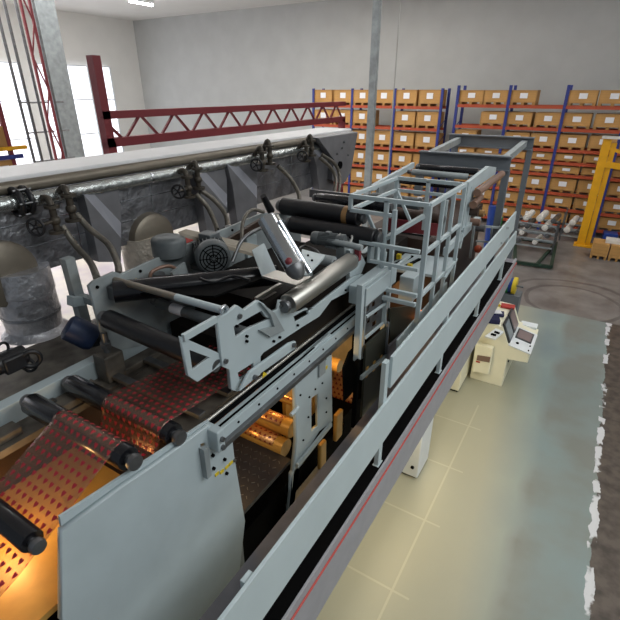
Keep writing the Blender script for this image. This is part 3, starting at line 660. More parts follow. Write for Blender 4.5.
# shiny cylinder on its folded tray
t = thing('mounting_tray', (-2.9, 3.6, 4.4), 'folded bright sheet metal tray holding the tilted shiny cylinder', 'tray')
zt = 4.50
ob('left_wing', B().prism([P(252, 250, Z=4.62), P(264, 243, Z=4.62), P(276, 270, Z=4.45), P(262, 276, Z=4.45)], (0, 0, -.015)), 'paint', t, smooth=False)
ob('front_lip', B().prism([P(262, 276, Z=4.45), P(276, 270, Z=4.45), P(300, 277, Z=4.45), P(312, 276, Z=4.45), P(296, 285, Z=4.45)], (0, 0, -.02)), 'brush', t, smooth=False)
ob('right_wing', B().prism([P(302, 249, Z=4.45), P(325, 255, Z=4.45), P(323, 258, Z=4.45), P(310, 272, Z=4.45), P(300, 274, Z=4.45)], (0, 0, -.02)), 'paint', t, smooth=False)
for q in ((308, 256), (312, 261), (309, 268)):
    p = P(*q, Z=4.45); ob('screw', B().cyl(p, p + Vector((0, 0, .015)), .012, n=10), 'void', t)
t = thing('shiny_cylinder', (-2.7, 3.8, 4.5), 'tilted shiny steel cylinder with dark rounded end on the folded tray', 'cylinder')
a, b_ = P(267, 219, Z=4.95), P(294, 267, Z=4.60)
ob('barrel', B().cyl(a, b_, .088), 'chrome', t)
ob('end_cap', B().lathe(b_, b_ + (b_ - a).normalized() * .12, [(0, .09), (.3, .088), (.7, .065), (1, .03)]), 'steel', t)
ob('red_mark', B().ball(a.lerp(b_, .9) + Vector((.02, -.065, .03)), .035), 'darkred', t)
ob('guide_rod', B().cyl(P(279, 221, Z=4.95), P(310, 273, Z=4.52), .025), 'chrome', t)
ob('second_rod', B().cyl(P(275, 217, Z=4.93), P(303, 266, Z=4.58), .04), 'brush', t)

# cross rolls beyond
def xroll(name, x, y, Y, L, r, m, label, **kw):
    a = P(x, y, Y=Y); return roller(name, a, a + Vector((L, 0, 0)), r, m, label, **kw)
xroll('big_black_roll', 283, 206, 5.1, 1.15, .115, 'black', 'thick black roll with brown tape band, upper of two behind the shiny cylinder', sleeve=(.82, .88, 'tape'))
xroll('big_black_roll', 292, 224, 4.95, 1.2, .11, 'black', 'thick black roll, lower of two behind the shiny cylinder')
xroll('dark_cross_roll', 318, 198, 5.9, 1.1, .08, 'darkroll', 'thin dark roll just behind the taped black roll')
xroll('green_grey_beam', 305, 256, 4.2, .38, .06, 'paint_dirty', 'grey green round beam under the gear motor')
tag(ob('truss_rail', B().beam(P(310, 193, Y=6.3), P(362, 199, Y=6.3), .04, .12), 'steel', smooth=False), 'thin steel lattice bar behind the black rolls', 'bar')
tag(ob('bed_beam', B().beam(P(322, 293, X=-2.6), P(376, 244, X=-2.6), .06, .12), 'paint', smooth=False), 'pale inner beam left of the cage frame', 'beam')
tag(ob('round_port', B().torus(P(302, 249, X=-3.3), (1, -.6, 0), .07, .03), 'black'), 'black round port beside the shiny cylinder', 'port')

for i, (q0, q1) in enumerate((((372, 238), (370, 262)), ((379, 236), (377, 262)), ((384, 252), (382, 268)))):
    tag(ob('pale_bracket', B().beam(P(*q0, X=-2.25), P(*q1, X=-2.25), .05, .12), 'paint', smooth=False, bevel=.01), 'pale upright bracket between the brushed roll and the cage, %s of three' % ['nearest the roll', 'middle', 'nearest the cage'][i], 'bracket', 'brackets beside the cage')
tag(ob('yellow_frame_block', B().box(P(290, 470, X=-2.5) - Vector((.1, .05, .2)), P(290, 470, X=-2.5) + Vector((.1, .1, .1))), 'gold', smooth=False, bevel=.01), 'golden block right of the checker plate step', 'block')
# ------------------------------------------------------------ cable duct cover, sliding frames near cage
t = thing('cable_tray_cover', (-2.2, 4.8, 3.5), 'pale box shaped cable cover beside the cage posts', 'cover')
v = [P(349, 285, X=-2.15), P(381, 264, X=-2.15), P(395, 270, X=-1.95), P(362, 290, X=-1.95)]
b = B().prism([Vector((-2.15, v[0].y, v[0].z)), Vector((-2.15, v[1].y, v[0].z)), Vector((-1.93, v[1].y, v[0].z)), Vector((-1.93, v[0].y, v[0].z))], (0, 0, -.22))
ob('cover', b, 'paint', t, smooth=False, bevel=.008)

t = thing('sliding_frame', (-1.9, 4.6, 2.4), 'tall pale sliding frame with perforated holes left of the dark doors', 'frame')
def fr(X, pts, w_=.05, m='paint', nm='bar', par=None):
    par = par or t; pts = [P(*q, X=X) for q in pts]
    for a, b in zip(pts, pts[1:]): ob(nm, B().beam(a, b, w_, w_), m, par, smooth=False, bevel=.004)
fr(-1.95, [(361, 284), (357, 360)], .07, nm='upright')
fr(-1.95, [(366, 288), (362, 358)], .03, 'paint_dirty', nm='upright')
fr(-1.95, [(386, 296), (383, 333)], .06, nm='upright')
fr(-1.95, [(362, 286), (387, 268)], .04); fr(-1.95, [(366, 317), (386, 303)], .03); fr(-1.95, [(365, 338), (384, 322)], .03)
plate('perforated_plate', -1.98, .015, px(-1.95, [(365, 300), (386, 284), (385, 322), (365, 337)]), [px(-1.95, q) for q in ([(368, 308), (371, 306), (371, 311), (368, 313)], [(374, 303), (377, 301), (377, 306), (374, 308)], [(369, 320), (372, 318), (372, 323), (369, 325)], [(376, 312), (380, 309), (380, 314), (376, 317)], [(374, 323), (378, 320), (378, 325), (374, 328)])], 'steel', t)

t = thing('dark_sliding_doors', (-1.85, 4.2, 2.36), 'dark sliding machine doors with slots standing beside the walkway', 'door')
ob('panel', B().prism([P(364, 345, X=-1.92), P(386, 325, X=-1.92), P(381, 395, X=-1.92), P(360, 417, X=-1.92)], (.03, 0, 0)), 'olive', t, smooth=False)
ob('track_post', B().beam(P(358, 360, X=-1.9), P(353, 434, X=-1.9), .05), 'void', t, smooth=False)
ob('roller_foot', B().cyl(P(354.5, 428, X=-1.88), P(353, 440, X=-1.88), .04), 'steel', t)
ob('edge_strip', B().beam(P(388, 322, X=-1.88), P(383, 392, X=-1.88), .03), 'gantry', t, smooth=False)
for q in ((367, 372), (374, 366), (381, 360)):
    p = P(*q, X=-1.885); ob('brass_slot', B().box(p - Vector((.005, .03, .07)), p + Vector((.005, .03, .07))), 'gold', t, smooth=False)
ob('white_handle_bar', B().beam(P(361, 378, X=-1.87), P(386, 356, X=-1.87), .03, .05), 'paint', t, smooth=False)
tag(ob('curved_black_guard', B().prism([P(355, 345, X=-2.05), P(356, 387, X=-2.05), P(343, 401, X=-2.05), P(342, 368, X=-2.05), P(348, 352, X=-2.05)], (.02, 0, 0)), 'void', smooth=False), 'black curved splash guard in front of the orange lit film', 'guard')
tag(ob('dark_cover_panel', B().prism([P(388, 308, X=-1.9), P(414, 305, X=-1.8), P(413, 322, X=-1.8), P(388, 345, X=-1.9)], (.03, 0, 0)), 'olive', smooth=False), 'dark olive cover panel under the near cage rails', 'panel')
tag(ob('dark_cover_panel', B().prism([P(388, 345, X=-1.83), P(404, 330, X=-1.83), P(400, 372, X=-1.83), P(384, 386, X=-1.83)], (.03, 0, 0)), 'walk', smooth=False), 'grey purple side plate right of the dark sliding doors', 'panel')
# lit interior behind the doors
t = thing('lit_interior', (-2.6, 4.2, 1.9), 'golden lit machine interior with orange lit film behind the dark doors', 'machine interior')
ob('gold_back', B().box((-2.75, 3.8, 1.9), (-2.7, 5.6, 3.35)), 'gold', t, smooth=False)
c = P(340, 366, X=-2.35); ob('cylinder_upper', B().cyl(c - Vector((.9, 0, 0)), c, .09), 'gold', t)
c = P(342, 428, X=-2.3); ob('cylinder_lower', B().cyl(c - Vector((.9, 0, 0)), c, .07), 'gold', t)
sheet('lit_film', px(-2.35, [(356, 366), (355, 385), (352, 400), (350, 416)]), -3.3, -2.35, 'filmlit', t, n=2)
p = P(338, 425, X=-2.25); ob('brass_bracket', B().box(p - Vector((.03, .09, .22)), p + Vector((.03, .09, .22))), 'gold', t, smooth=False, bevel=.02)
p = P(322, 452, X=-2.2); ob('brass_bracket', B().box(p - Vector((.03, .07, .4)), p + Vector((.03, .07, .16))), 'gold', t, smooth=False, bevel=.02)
tag(ob('rear_lamp_housing', B().cyl(P(418, 319, X=-1.75), P(422, 313, X=-1.75), .05), mat('glowing_lamp', '#FF8A3A', .5, emit=3)), 'small glowing orange lamp below the cage', 'lamp')

# ------------------------------------------------------------ cage of pale bars
t = thing('cage', (-2, 5.6, 3.3), 'pale grey welded cage of square bars above the machine', 'cage')
yn, yf, zt = 5.03, 6.5, 4.85
xr, xl = -1.55, P(351, 194, Y=5.03).x
NR, NL = Vector((xr, yn, zt)), Vector((xl, yn, zt + .0)); FR, FL = Vector((xr, yf, zt)), Vector((xl, yf, zt))
def bar(a, b, w_=.05, nm='bar', m='paint', par=None): ob(nm, B().beam(a, b, w_, w_), m, par or t, smooth=False, bevel=.004)
for dz in (0, -.17):
    d = Vector((0, 0, dz)); bar(NL + d, FL + d, .045, 'side_rail')
    if dz == 0: bar(NR, FR, .05, 'side_rail'); bar(NL, NR, .05, 'front_rail'); bar(FL, FR, .05, 'back_rail')
    else: bar(NL + d, NL.lerp(NR, .55) + d, .045, 'front_rail'); bar(FL + d, FR + d, .045, 'back_rail')
bar(NL, NL + Vector((0, 0, -.17)), .045, 'upright'); 
bar(NR, Vector((xr, yn, 3.05)), .055, 'upright'); bar(FR, Vector((xr, yf, 3.1)), .05, 'upright')
bar(NL.lerp(NR, .48), NL.lerp(NR, .48) + Vector((0, 0, -1.35)), .05, 'upright')
bar(NL.lerp(NR, .48) + Vector((0, 1.47, 0)), NL.lerp(NR, .48) + Vector((0, 1.47, -.7)), .05, 'upright')
bar(Vector((xr, 5.55, zt)), Vector((xr, 5.55, 3.1)), .045, 'upright'); bar(Vector((xr, 6.0, zt)), Vector((xr, 6.0, 3.1)), .045, 'upright')
bar(FL, FL + Vector((0, 0, -.9)), .05, 'upright')
bar(P(366, 211, Y=5.1), P(383, 250, Y=5.1), .04, 'brace'); bar(P(397, 191, Y=5.6), P(412, 225, Y=5.6), .035, 'brace')
bar(NL.lerp(NR, .5) + Vector((0, 0, -.45)), NL.lerp(NR, .78) + Vector((0, .5, -.25)), .05, 'brace')
bar(Vector((xr, yn, zt - .55)), Vector((xr, yf, zt - .55)), .045, 'middle_rail')
bar(Vector((xr, yn, zt - 1.1)), Vector((xr, yf, zt - 1.1)), .045, 'middle_rail')
bar(P(383, 250, Y=5.1), P(380, 285, Y=5.1), .05, 'upright')
bar(Vector((-1.95, yn, zt - .1)), Vector((-1.95, yn, 3.5)), .05, 'upright')
a1, a2 = P(417, 296, X=xr), P(415.5, 305, X=xr)
for q in (a1, a2): bar(q, q + Vector((-.86, 0, 0)), .05, 'lower_rail')
bar(a1 + Vector((-.55, 0, .05)), a1 + Vector((-.55, 1.2, .05)), .04, 'lower_rail')
bar(P(420, 252, X=xr), P(420, 252, X=xr) + Vector((-.75, 0, 0)), .045, 'middle_rail')
bar(P(418, 270, X=xr), P(418, 270, X=xr) + Vector((-.6, 0, 0)), .04, 'middle_rail')
t = thing('cage_platform', (-1.7, 6, 3.6), 'pale flat platform plate inside and right of the cage', 'platform')
ob('plate', B().prism([P(392, 252, Z=3.7), P(458, 258, Z=3.7), P(446, 277, Z=3.7), P(388, 268, Z=3.7)], (0, 0, -.04)), 'paint', t, smooth=False, bevel=.005)
b = P(405, 268, Z=3.9)
ob('slot_strip', B().beam(P(396, 264, Z=3.71), P(412, 256, Z=3.71), .06, .02), 'void', t, smooth=False)
ob('second_slot', B().beam(P(404, 267, Z=3.71), P(420, 259, Z=3.71), .05, .02), 'void', t, smooth=False)
for q in ((399, 256), (410, 266)):
    p = P(*q, Z=3.76); ob('yellow_tag', B().box(p - Vector((.03, .03, .04)), p + Vector((.03, .03, .03))), 'warnyellow', t, smooth=False)
tag(ob('inner_post_box', B().box(P(408, 292, X=-1.9) - Vector((.1, .1, .1)), P(408, 292, X=-1.9) + Vector((.1, .15, .25))), 'paint', smooth=False, bevel=.01), 'pale box standing under the cage platform near the rail', 'box')
tag(ob('kick_plate', B().prism([P(396, 340, X=-1.62), P(446, 282, X=-1.62), P(446, 292, X=-1.62), P(396, 356, X=-1.62)], (.02, 0, 0)), 'board', smooth=False), 'pale kick plate behind the guard rail under the cage', 'plate')

# ------------------------------------------------------------ far machine units
t = thing('far_side_frame', (-1.75, 8, 3.0), 'pale stepped side frame of the far unit between cage and gantry', 'machine frame')
ob('arm', B().prism([P(465, 182, X=-1.75), P(486, 166, X=-1.75), P(493, 167, X=-1.75), P(492, 174, X=-1.75), P(471, 188, X=-1.75), P(466, 222, X=-1.75), P(458, 230, X=-1.75)], (.06, 0, 0)), 'paint', t, smooth=False)
ob('column', B().beam(P(470, 186, X=-1.72), P(464, 225, X=-1.72), .08), 'paint', t, smooth=False)
ob('foot_arm', B().beam(P(462, 229, X=-1.7), P(479, 217, X=-1.7), .07, .05), 'paint', t, smooth=False)
ob('lower_beam', B().beam(P(445, 252, X=-1.75), P(470, 226, X=-1.75), .06, .12), 'paint', t, smooth=False)
ob('lower_column', B().beam(P(464, 222, X=-1.75), P(458, 248, X=-1.75), .08), 'paint', t, smooth=False)
ob('inner_column', B().beam(P(446, 200, X=-2.0), P(440, 245, X=-2.0), .07), 'paint', t, smooth=False)
ob('left_arm', B().beam(P(372, 188, X=-3.2), P(413, 165, X=-3.2), .06, .1), 'paint', t, smooth=False)
ob('rear_box', B().prism([P(376, 205, X=-3.2), P(376, 186, X=-3.2), P(398, 175, X=-3.2), P(398, 200, X=-3.2)], (.05, 0, 0)), 'paint_dirty', t, smooth=False)
def xr2(name, l, xyL, xyR, X, r, m, lab, grp='far rollers'):
    b_ = P(*xyR, X=X); a_ = P(*xyL, Y=b_.y); a_.z = b_.z
    return roller(name, a_, b_, r, m, lab, group=grp)
xr2('far_roller', 0, (398, 180), (462, 186), -1.85, .06, 'darkroll', 'dark roller of the far unit, nearest the cage')
xr2('far_roller', 0, (412, 172), (468, 177), -1.85, .05, 'paint_dirty', 'grey roller of the far unit behind the dark one nearest the cage')
xr2('far_roller', 0, (420, 167), (478, 172), -1.85, .06, 'darkroll', 'dark roller of the far unit just before the near gantry beam')
xr2('far_roller', 0, (385, 212), (440, 219), -2.0, .09, 'brown', 'large brown roller seen through the cage bars')
xr2('far_roller', 0, (378, 232), (430, 240), -2.1, .07, 'darkroll', 'dark roller low behind the cage bars')
xr2('far_roller', 0, (372, 198), (420, 204), -2.2, .09, 'motor', 'grey roller lying inside the top of the cage')
tag(ob('red_printed_web', B().prism([P(386, 218, Y=6.9), P(438, 224, Y=6.9), P(436, 236, Y=6.9), P(384, 230, Y=6.9)], (0, .02, 0)), 'darkred', smooth=False), 'dark red film web behind the cage bars', 'film web')
tag(ob('far_bed', B().box((-3.2, 6.8, 1.9), (-1.95, 9.9, 3.9)), 'brown', smooth=False), 'dark brown body of the far machine unit', 'machine body')
for i, (q0, q1, r_, m_) in enumerate((((477, 193), (502, 174), .06, 'brownfilm'), ((473, 205), (480, 197), .06, 'brownfilm'))):
    tag(ob('brown_film_roll', B().cyl(P(*q0, X=-1.6), P(*q1, X=-1.6), r_), m_), ['brown film roll lying lengthwise under the gantry', 'short brown film roll at the far frame column'][i], 'film roll')
for i, q in enumerate(((474, 222), (478, 213), (472, 212), (479, 228))):
    p = P(*q, X=-1.65); tag(ob('print_cartridge', B().cyl(p - Vector((.1, 0, 0)), p + Vector((.1, 0, 0)), .06), ['brownfilm', 'tape', 'brown', 'steel'][i]), 'small %s beside the far frame column' % ['reddish brown roll', 'tan roll above the reddish one', 'dark brown roll', 'grey roll at the bottom'][i], 'roll')
tag(ob('handrail', B().beam(P(476, 226, X=-1.7), P(508, 228, X=-1.3), .04).beam(P(476, 241, X=-1.7), P(502, 243, X=-1.3), .03).beam(P(474, 226, X=-1.7), P(470, 258, X=-1.7), .04).beam(P(492, 227, X=-1.5), P(489, 254, X=-1.5), .03), 'paint_dirty', smooth=False), 'thin grey handrail across the far end of the walkway', 'handrail')
tag(ob('emergency_button', B().ball(P(478, 249, X=-1.6), .07), 'orange'), 'round orange red button by the handrail at the far end of the walkway', 'button')

# gantry
t = thing('steel_gantry', (-2.5, 11.2, 0), 'dark grey steel portal gantry over the far end of the machine', 'gantry')
def ibeam(a, b, h=.26, w_=.2):
    bb = B(); a, b = Vector(a), Vector(b); u = Vector((0, 0, h / 2))
    bb.beam(a + u, b + u, w_, .025); bb.beam(a - u, b - u, w_, .025); bb.beam(a, b, .02, h); return bb
n1, n2 = Vector((-3.42, 10.0, 4.70)), Vector((-1.58, 10.0, 4.70))
f1, f2 = Vector((-3.55, 12.5, 4.86)), Vector((-1.55, 12.5, 4.86))
ob('near_beam', ibeam(n1, n2), 'gantry', t, smooth=False); ob('far_beam', ibeam(f1, f2), 'gantry', t, smooth=False)
for x in (-3.3, -1.75): ob('side_beam', B().beam((x, 10, 4.72), (x, 12.5, 4.86), .12, .14), 'paint_dirty', t, smooth=False)
ob('post', B().box((-1.70, 9.94, 0), (-1.57, 10.06, 4.57)), 'gantry', t, smooth=False); ob('post', B().box((-1.66, 12.44, 0), (-1.54, 12.56, 4.73)), 'gantry', t, smooth=False)
ob('post', B().box((-3.45, 12.43, 0), (-3.3, 12.57, 4.73)), 'gantry', t, smooth=False)
ob('post', B().box((-3.45, 9.93, 3.9), (-3.3, 10.07, 4.57)), 'gantry', t, smooth=False)
tag(ob('orange_web', B().prism([(-3.1, 10.2, 4.45), (-1.9, 10.2, 4.45), (-1.9, 12.3, 4.6), (-3.1, 12.3, 4.6)], (0, 0, .02)), 'tape', smooth=False), 'tan film web passing under the gantry beams', 'film web')

# ------------------------------------------------------------ long duct with pipe, hoods, valves (left)
XD = -5.0
DY0, DY1 = .3, P(352, 150, X=XD).y
t = thing('long_air_duct', (XD, 5, 4.2), 'long foil wrapped air duct with white top running over the left side', 'air duct')
ob('wrapped_box', B().box((XD - .95, DY0, 4.2), (XD, P(326, 175, X=XD).y, 5.06)), 'foil', t, smooth=False, bevel=.02)
ob('white_top', B().box((XD - .80, DY0, 5.17), (XD - .03, DY1, 5.22)), 'ductwhite', t, smooth=False, bevel=.015)
ob('rolled_edge', B().cyl((XD - .02, DY0, 5.12), (XD - .02, DY1, 5.12), .06), 'ductmetal', t)
ob('fascia_strip', B().box((XD - .9, DY0, 5.05), (XD - .02, DY1, 5.17)), 'ductmetal', t, smooth=False)
b = B(); y = DY0 + .5
while y < P(322, 175, X=XD).y:
    b.beam((XD + .004, y, 4.22), (XD + .004, y + .02, 4.95), .012, .006, up=(1, 0, 0)); y += 1.1
for z in (4.5, 4.75): b.beam((XD + .004, DY0, z), (XD + .004, P(325, 175, X=XD).y, z), .006, .008)
ob('seams', b, 'chrome', t, smooth=False)
t = thing('foil_pipe', (XD + .1, 5, 4.9), 'shiny foil jacketed pipe running along the duct face', 'pipe')
ob('pipe', B().cyl((XD + .08, DY0, 4.99), (XD + .08, DY1 - .3, 4.99), .075), 'foilpipe', t)
y = DY0 + .3
while y < DY1 - .4:
    ob('joint_band', B().cyl((XD + .08, y, 4.99), (XD + .08, y + .03, 4.99), .08), 'chrome', t); y += 1.15
c = P(20, 198, X=XD + .08)
cl = thing('pipe_flange', (XD + .08, c.y, 4.8), 'black double ring flange around the foil pipe at the left edge', 'flange')
for dy in (-.05, .05): ob('ring', B().torus((XD + .08, c.y + dy, 4.99), (0, 1, 0), .125, .03), 'black', cl)
for i in range(6):
    a = i * math.pi / 3; ob('bolt', B().cyl((XD + .08 + .14 * math.cos(a), c.y - .09, 4.99 + .14 * math.sin(a)), (XD + .08 + .14 * math.cos(a), c.y + .09, 4.99 + .14 * math.sin(a)), .012, n=8), 'steel', cl)

# tapered hoods: box with a 45 degree facet
def hood(tl, tr, bot, label, X=XD + .16):
    # tl,tr pixels of the top edge; bot = y pixel of the bottom
    x0, y0 = tl; x1, y1 = tr; w_ = x1 - x0
    t = thing('tapered_hood', P(x1, bot, X=X), label, 'hood', 'tapered hoods hanging from the duct')
    D = Vector((-.16, 0, 0))
    low = [P(x0, y0 + 2, X=X), P(x1 + 1, y0 + w_ * 1.25, X=X), P(x1 + 1, bot, X=X), P(x0 + w_ * .42, bot, X=X), P(x0 + w_ * .2, y0 + w_ * .85, X=X)]
    ob('lower_body', B().prism(low, D), 'hood', t, smooth=False)
    fac = [P(x0, y0 + 2, X=X), P(x0 + w_ * .25, y0, X=X), P(x1 + 1, y0 + w_ * .82, X=X), P(x1 + 1, y0 + w_ * 1.25, X=X)]
    fac[1] = P(x0 + w_ * .25, y0, X=X - .05); fac[2] = P(x1 + 1, y0 + w_ * .82, X=X - .05)
    ob('sloped_facet', B().prism(fac, (-.1, 0, 0)), 'hoodlight', t, smooth=False)
    top = [P(x0 + w_ * .25, y0, X=X - .06), P(x1 - 3, y1, X=X - .06), P(x1 + 1, y0 + w_ * .35, X=X - .06), P(x1 + 1, y0 + w_ * .82, X=X - .06)]
    ob('upper_body', B().prism(top, (-.1, 0, 0)), 'hood', t, smooth=False)
hood((84, 193), (120, 184), 262, 'grey tapered hood with pale diagonal facet, leftmost under the duct')
hood((195, 169), (226, 161), 238, 'grey tapered hood with pale facet, left one of the middle pair')
hood((227, 162), (256, 156), 234, 'grey tapered hood with pale facet, right one of the middle pair')
hood((312, 147), (333, 142), 200, 'dark grey tapered hood with pale facet, next to the duct end plate')
t = thing('duct_end_plate', P(340, 182, X=XD + .25), 'dark tapering end plate of the duct with a round black hole', 'end plate')
ep = [P(318, 138, X=XD + .3), P(358, 132, X=XD + .3), P(351, 172, X=XD + .3), P(344, 184, X=XD + .3), P(332, 180, X=XD + .3), P(334, 160, X=XD + .3)]
ob('plate', B().prism(ep, (-.5, .2, 0)), 'hood', t, smooth=False, bevel=.01)
c = P(340, 165, X=XD + .32); ob('hole_ring', B().cyl(c - Vector((.01, 0, 0)), c + Vector((.02, 0, 0)), .075), 'void', t)
for q in ((344, 142), (342, 148), (337, 154), (348, 155)):
    c = P(*q, X=XD + .31); ob('bolt', B().cyl(c, c + Vector((.02, 0, 0)), .02, n=10), 'motor', t)
# round wrapped branches
def branch(q, r, z0, z1, m, label, X=XD - .05):
    c = P(*q, X=X); t = thing('round_duct_branch', (c.x, c.y, z0), label, 'air duct')
    b = B().lathe((c.x, c.y, z1), (c.x, c.y, z0), [(0, r * .99), (.1, r), (.35, r * 1.02), (.36, r * .99), (.7, r * 1.01), (.72, r), (.9, r * .97), (.97, r * 1.1), (1, r * 1.2)], 40)
    ob('wrapped_tube', b, m, t)
    ob('seam_band', B().cyl((c.x, c.y, z0 + (z1 - z0) * .3), (c.x, c.y, z0 + (z1 - z0) * .34), r * 1.03, n=40), 'foil', t)
    return c
branch((28, 300), .29, 3.55, 4.3, 'foillit', 'thick round duct wrapped in crinkled foil at the left edge')
branch((143, 262), .24, 2.6, 4.25, 'foilbright', 'pale crinkled foil duct standing behind the big grey plate')
c = P(148, 214, X=XD + .02)
tag(ob('elbow_cap', B().lathe((XD - .2, c.y, 4.2), (XD + .12, c.y, 4.2), [(0, .36), (.5, .36), (.9, .33), (1, .28)]), 'ductmetal'), 'brown rounded elbow cap on the duct face right of the first hood', 'duct elbow')
c = P(0, 262, X=XD + .02)
tag(ob('elbow_cap', B().lathe((XD - .2, c.y, 4.30), (XD + .08, c.y, 4.30), [(0, .36), (.5, .36), (.9, .34), (1, .30)]), 'ductmetal'), 'brown rounded elbow cap on the duct face at the left edge', 'duct elbow')

# valves with hand wheels and hoses
def valve(q, s_, label, hoses, lab_h):
    c = P(*q, X=XD + .28) - Vector((0, 0, .13)); t = thing('valve_assembly', c - Vector((0, 0, .15)), label, 'valve', 'valve assemblies under the foil pipe')
    for k, dy in enumerate((0, .2 * s_)):
        cc = c + Vector((0, dy, .02 * k + (0.06 if k else 0)))
        bd = ob('valve_body', B().ball(cc, .055 * s_).cyl(cc + Vector((0, 0, .15 * s_)), cc - Vector((0, 0, .12 * s_)), .035 * s_), 'valve', t)
        ob('flange', B().cyl(cc - Vector((0, 0, .13 * s_)), cc - Vector((0, 0, .10 * s_)), .085 * s_), 'valve', bd)
        ob('flange', B().cyl(cc + Vector((0, 0, .13 * s_)), cc + Vector((0, 0, .16 * s_)), .075 * s_), 'valve', bd)
        ob('inlet', B().tube([cc + Vector((0, 0, .15 * s_)), cc + Vector((-.05, 0, .22)), (XD + .08, cc.y, 4.99)], .035 * s_), 'valve', bd)
    a = c; h = c + Vector((.08, -.25, 0)) * s_
    ob('stem', B().cyl(a, h, .018 * s_), 'valve', t)
    b = B().torus(h, (.45, -.9, 0), .085 * s_, .014 * s_).ball(h, .025 * s_); qd = Vector((.45, -.9, 0)).to_track_quat('Z', 'Y')
    for i in range(5):
        a_ = 2 * math.pi * i / 5; b.cyl(h, h + qd @ Vector((math.cos(a_), math.sin(a_), 0)) * .085 * s_, .009 * s_, n=8)
    ob('handwheel', b, 'black', t)
    for i, pts in enumerate(hoses):
        tag(ob('bronze_hose', B().tube([P(x, y, X=X) for x, y, X in pts], .034 * s_), 'hose'), lab_h[i], 'hose', 'bronze hoses below the valves')
valve((52, 208), 1.0, 'bronze twin valve with black handwheel, nearest one at left',
      [[(62, 226, -4.72), (76, 246, -4.6), (90, 262, -4.3), (97, 278, -3.75)], [(76, 214, -4.72), (90, 229, -4.6), (108, 244, -4.4), (117, 262, -3.95), (119, 274, -3.75)]],
      ['left bronze hose from the nearest valve down to the grey plate', 'right bronze hose from the nearest valve curving to the grey plate'])
valve((187, 178), 1.0, 'bronze twin valve with handwheel left of the middle hoods',
      [[(196, 194, -4.72), (208, 208, -4.6), (216, 226, -4.4), (219, 240, -4.2), (222, 250, -3.62)], [(200, 190, -4.72), (214, 200, -4.6), (226, 216, -4.4), (228, 238, -4.1), (230, 246, -3.62)]],
      ['left bronze hose hanging from the valve by the middle hoods', 'right bronze hose hanging from the valve by the middle hoods'])
valve((262, 154), 1.05, 'bronze twin valve with handwheel right of the middle hoods',
      [[(278, 166, -4.72), (290, 178, -4.6), (298, 192, -4.4), (301, 204, -4.2), (312, 212, -3.5)]],
      ['bronze hose curving down to the black rolls from the third valve'])
valve((306, 147), 1.0, 'bronze twin valve with handwheel nearest the duct end plate',
      [[(320, 158, -4.7), (331, 168, -4.6), (336, 180, -4.5), (334, 194, -4.2), (330, 206, -3.6)], [(322, 155, -4.7), (335, 164, -4.6), (340, 178, -4.5), (338, 196, -4.2), (334, 208, -3.6)]],
      ['left bronze hose hanging from the valve by the duct end', 'right bronze hose hanging from the valve by the duct end'])

# support stand and black device on the left
t = thing('duct_support_stand', P(80, 318, X=-4.3), 'grey steel support stand between the foil duct and the big plate', 'stand')
ob('post', B().beam(P(67, 258, X=-4.3), P(84, 322, X=-4.3), .1), 'paint_dirty', t, smooth=False)
ob('post', B().beam(P(84, 322, X=-4.3), P(84, 322, X=-4.3) + Vector((0, 0, -.6)), .1), 'paint_dirty', t, smooth=False)
ob('crossbar', B().beam(P(78, 296, X=-4.3), P(98, 303, X=-4.05), .07), 'paint_dirty', t, smooth=False)
ob('gusset', B().beam(P(76, 296, X=-4.25), P(76, 305, X=-4.25), .12), 'paint', t, smooth=False)
t = thing('black_winch', P(10, 372, X=-3.9), 'black hoist device with ring at the left edge of the machine', 'hoist')
c = P(10, 360, X=-3.95)
ob('housing', B().box(c - Vector((.1, .09, .08)), c + Vector((.1, .09, .06))).cyl(c + Vector((0, -.13, 0)), c + Vector((0, .13, 0)), .085), 'black', t, bevel=.015)
ob('ring', B().torus(c + Vector((-.02, -.02, .11)), (1, .3, 0), .055, .012), 'black', t)
ob('pulley', B().torus(c + Vector((.1, .12, -.02)), (1, -.4, 0), .07, .022), 'black', t)
ob('hook', B().tube([c + Vector((.02, .14, -.05)), c + Vector((.06, .16, -.13)), c + Vector((.0, .12, -.18)), c + Vector((-.03, .08, -.12))], .014), 'black', t)

# ------------------------------------------------------------ pallet racks with crates at the back
def crate_proto():
    t = thing('crate', (0, 0, 0), 'crate', 'crate')
    ob('body', B().box((-.5, -.5, .1), (.5, .5, .62)), 'crate', t, smooth=False)
    b = B()
    for x in (-.49, .49): b.box((x - .02, -.515, .1), (x + .02, -.5, .62))
    for z in (.12, .60): b.box((-.5, -.515, z - .02), (.5, -.5, z + .02))
    for z in (.23, .34, .45, .54): b.box((-.47, -.505, z - .004), (.47, -.5, z + .004))
    ob('battens', b, 'crateedge', t, smooth=False)
    b = B()
    for x in (-.44, 0, .44): b.box((x - .06, -.5, 0), (x + .06, .5, .1))
    ob('pallet_feet', b, 'crateedge', t, smooth=False)
    lb = ob('paper_label', B().box((-.14, -.522, .28), (.16, -.515, .50)), 'label', t, smooth=False)
    return t
proto = crate_proto(); first = [True]
ORD = ['lowest', 'second', 'third', 'fourth', 'fifth', 'sixth', 'seventh', 'eighth']
def place_crate(x, y, z, sx, sz, label, group):
    if first[0]: c = proto; first[0] = False
    else: c = copy_tree(proto)
    c.location = (x, y, z); c.scale = (sx, 1, sz); c['label'] = label; c['group'] = group; return c
